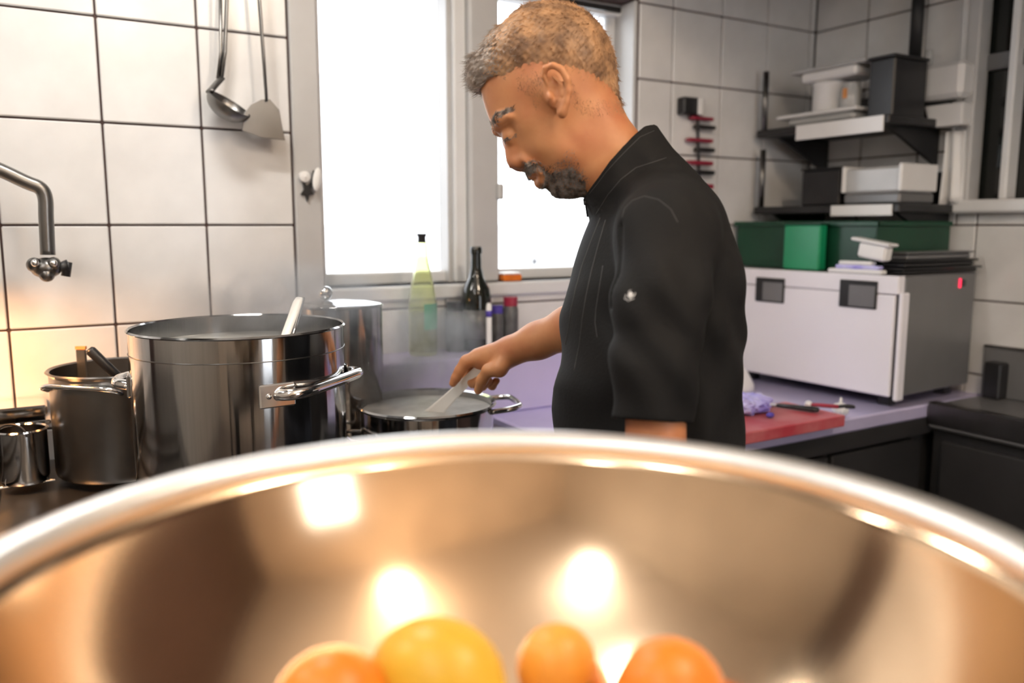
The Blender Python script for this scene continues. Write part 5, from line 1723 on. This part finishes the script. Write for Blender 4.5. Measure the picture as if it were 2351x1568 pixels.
# emblem on the sleeve: round body with curled arms
hc, hn_ = on_jacket(1443, 682)
if hc is not None:
    uu = (CR - hn_ * CR.dot(hn_)).normalized()
    vv_ = hn_.cross(uu)
    if vv_.dot(CU) < 0:
        vv_ = -vv_
    em = MB()
    s_ = 0.90 / FPX
    dome = []
    c0 = hc + uu * (4 * s_) + vv_ * (4 * s_) + hn_ * 0.0005
    MM = Matrix((uu, vv_, hn_)).transposed()
    em.sphere(c0, (8 * s_, 9 * s_, 0.0008), 16, 8, MM)
    for k, a in enumerate((120, 150, 180, 208, 236, 264, 292, 318)):
        ca, sa = math.cos(R_(a)), math.sin(R_(a))
        pts = []
        for t_ in np.linspace(0, 1, 7):
            rr_ = (6 + 9 * t_) * s_
            cu = (0.9 * t_ * t_) * (1 if k % 2 else -1)
            pts.append(hc + hn_ * 0.0006 + uu * (rr_ * math.cos(R_(a) + cu) + 3 * s_) + vv_ * (rr_ * math.sin(R_(a) + cu) + 3 * s_))
        em.tube(pts, [1.3 * s_] * 5 + [1.0 * s_, 0.7 * s_], 6)
    em.build('emblem', 'logo_thread', jac, True)

# ---------------- trousers and shoes (hidden behind the bowl, seen from the side)
tf = Field((0.0, -1.35, 0.90), (0.42, -0.22, 1.55), 0.009)
hipc = fp(1490, 1260, D0)
tf.ball(hipc, (0.115, 0.11, 0.155), 0.02)
zfloor = 0.0
for s in (-1, 1):
    top = hipc + np.array([0.0, -0.02, s * 0.085])
    Hh = to_world(top)[2]
    knee = top + DOWN * (Hh - 0.50) + np.array([-0.015, 0, 0])
    ank = top + DOWN * (Hh - 0.075) + np.array([0.02, 0, 0])
    tf.chain([top, knee, ank], [0.095, 0.068, 0.055], 0.03)
V, F = tf.mesh()
mesh_obj('trousers', V, F, 'trouser', cook)
for s in (-1, 1):
    top = hipc + np.array([0.02, -0.02, s * 0.085])
    w = to_world(top)
    c_ = Vector((w[0], w[1], 0.0))
    sh = MB()
    fwd = -CR
    prof_ = [(-0.10, 0.035, 0.07), (-0.06, 0.042, 0.085), (0.0, 0.042, 0.085), (0.06, 0.046, 0.065), (0.12, 0.045, 0.05), (0.165, 0.028, 0.035)]
    vs_, fs_ = [], []
    sd = Vector((fwd.y, -fwd.x, 0))
    for l_, w_h, h_ in prof_:
        for k in range(12):
            a_ = 2 * PI * k / 12
            vs_.append(c_ + fwd * l_ + sd * (w_h * math.cos(a_)) + Vector((0, 0, 0.001 + h_ / 2 * (1 + math.sin(a_)))))
    for i in range(len(prof_) - 1):
        for k in range(12):
            l_ = (k + 1) % 12
            fs_.append((i * 12 + k, i * 12 + l_, (i + 1) * 12 + l_, (i + 1) * 12 + k))
    fs_ += [tuple(range(12))[::-1], tuple(60 + k for k in range(12))]
    sh.add(vs_, fs_).build('shoe', 'shoe', cook, True)

# ---------------- spatula in the hand
a, b = Vector(to_world(fp(1128, 819, 1.490))), Vector(to_world(fp(1000, 945, 1.560)))
c = Vector(to_world(fp(984, 960, 1.572)))
spt = thing('stirring_spatula', c, 'white flat spatula held by the cook over the pan', 'spatula')
ax_ = (c - a).normalized()
sdv = ax_.cross(CF).normalized()
thv = ax_.cross(sdv).normalized()
rows_ = [(a, 0.0065), (a.lerp(b, 0.2), 0.008), (a.lerp(b, 0.6), 0.010), (b, 0.0135), (c, 0.016)]
vs_, fs_ = [], []
for p_, w_h in rows_:
    for su, sv in ((-1, -0.6), (-0.8, -1), (0.8, -1), (1, -0.6), (1, 0.6), (0.8, 1), (-0.8, 1), (-1, 0.6)):
        vs_.append(p_ + sdv * (w_h * su) + thv * (0.0025 * sv))
for i in range(4):
    for k in range(8):
        l_ = (k + 1) % 8
        fs_.append((i * 8 + k, i * 8 + l_, (i + 1) * 8 + l_, (i + 1) * 8 + k))
fs_ += [tuple(range(8))[::-1], tuple(32 + k for k in range(8))]
MB().add(vs_, fs_).build('handle', 'spatula', spt)

# ------------------------------------------------------------------ steam
def steam(name, c, r, lab):
    m = MB().sphere(c, r, 24, 16)
    o = m.build(name, 'steam', None, True, org=c)
    return tag(o, lab, 'steam', None, 'stuff')


steam('steam', at_d(640, 715, 1.42), (0.20, 0.15, 0.11), 'wisps of steam rising from the tall stock pot')
steam('steam', at_d(915, 815, 1.62), (0.19, 0.13, 0.19), 'wisps of steam rising from the stirred pan')
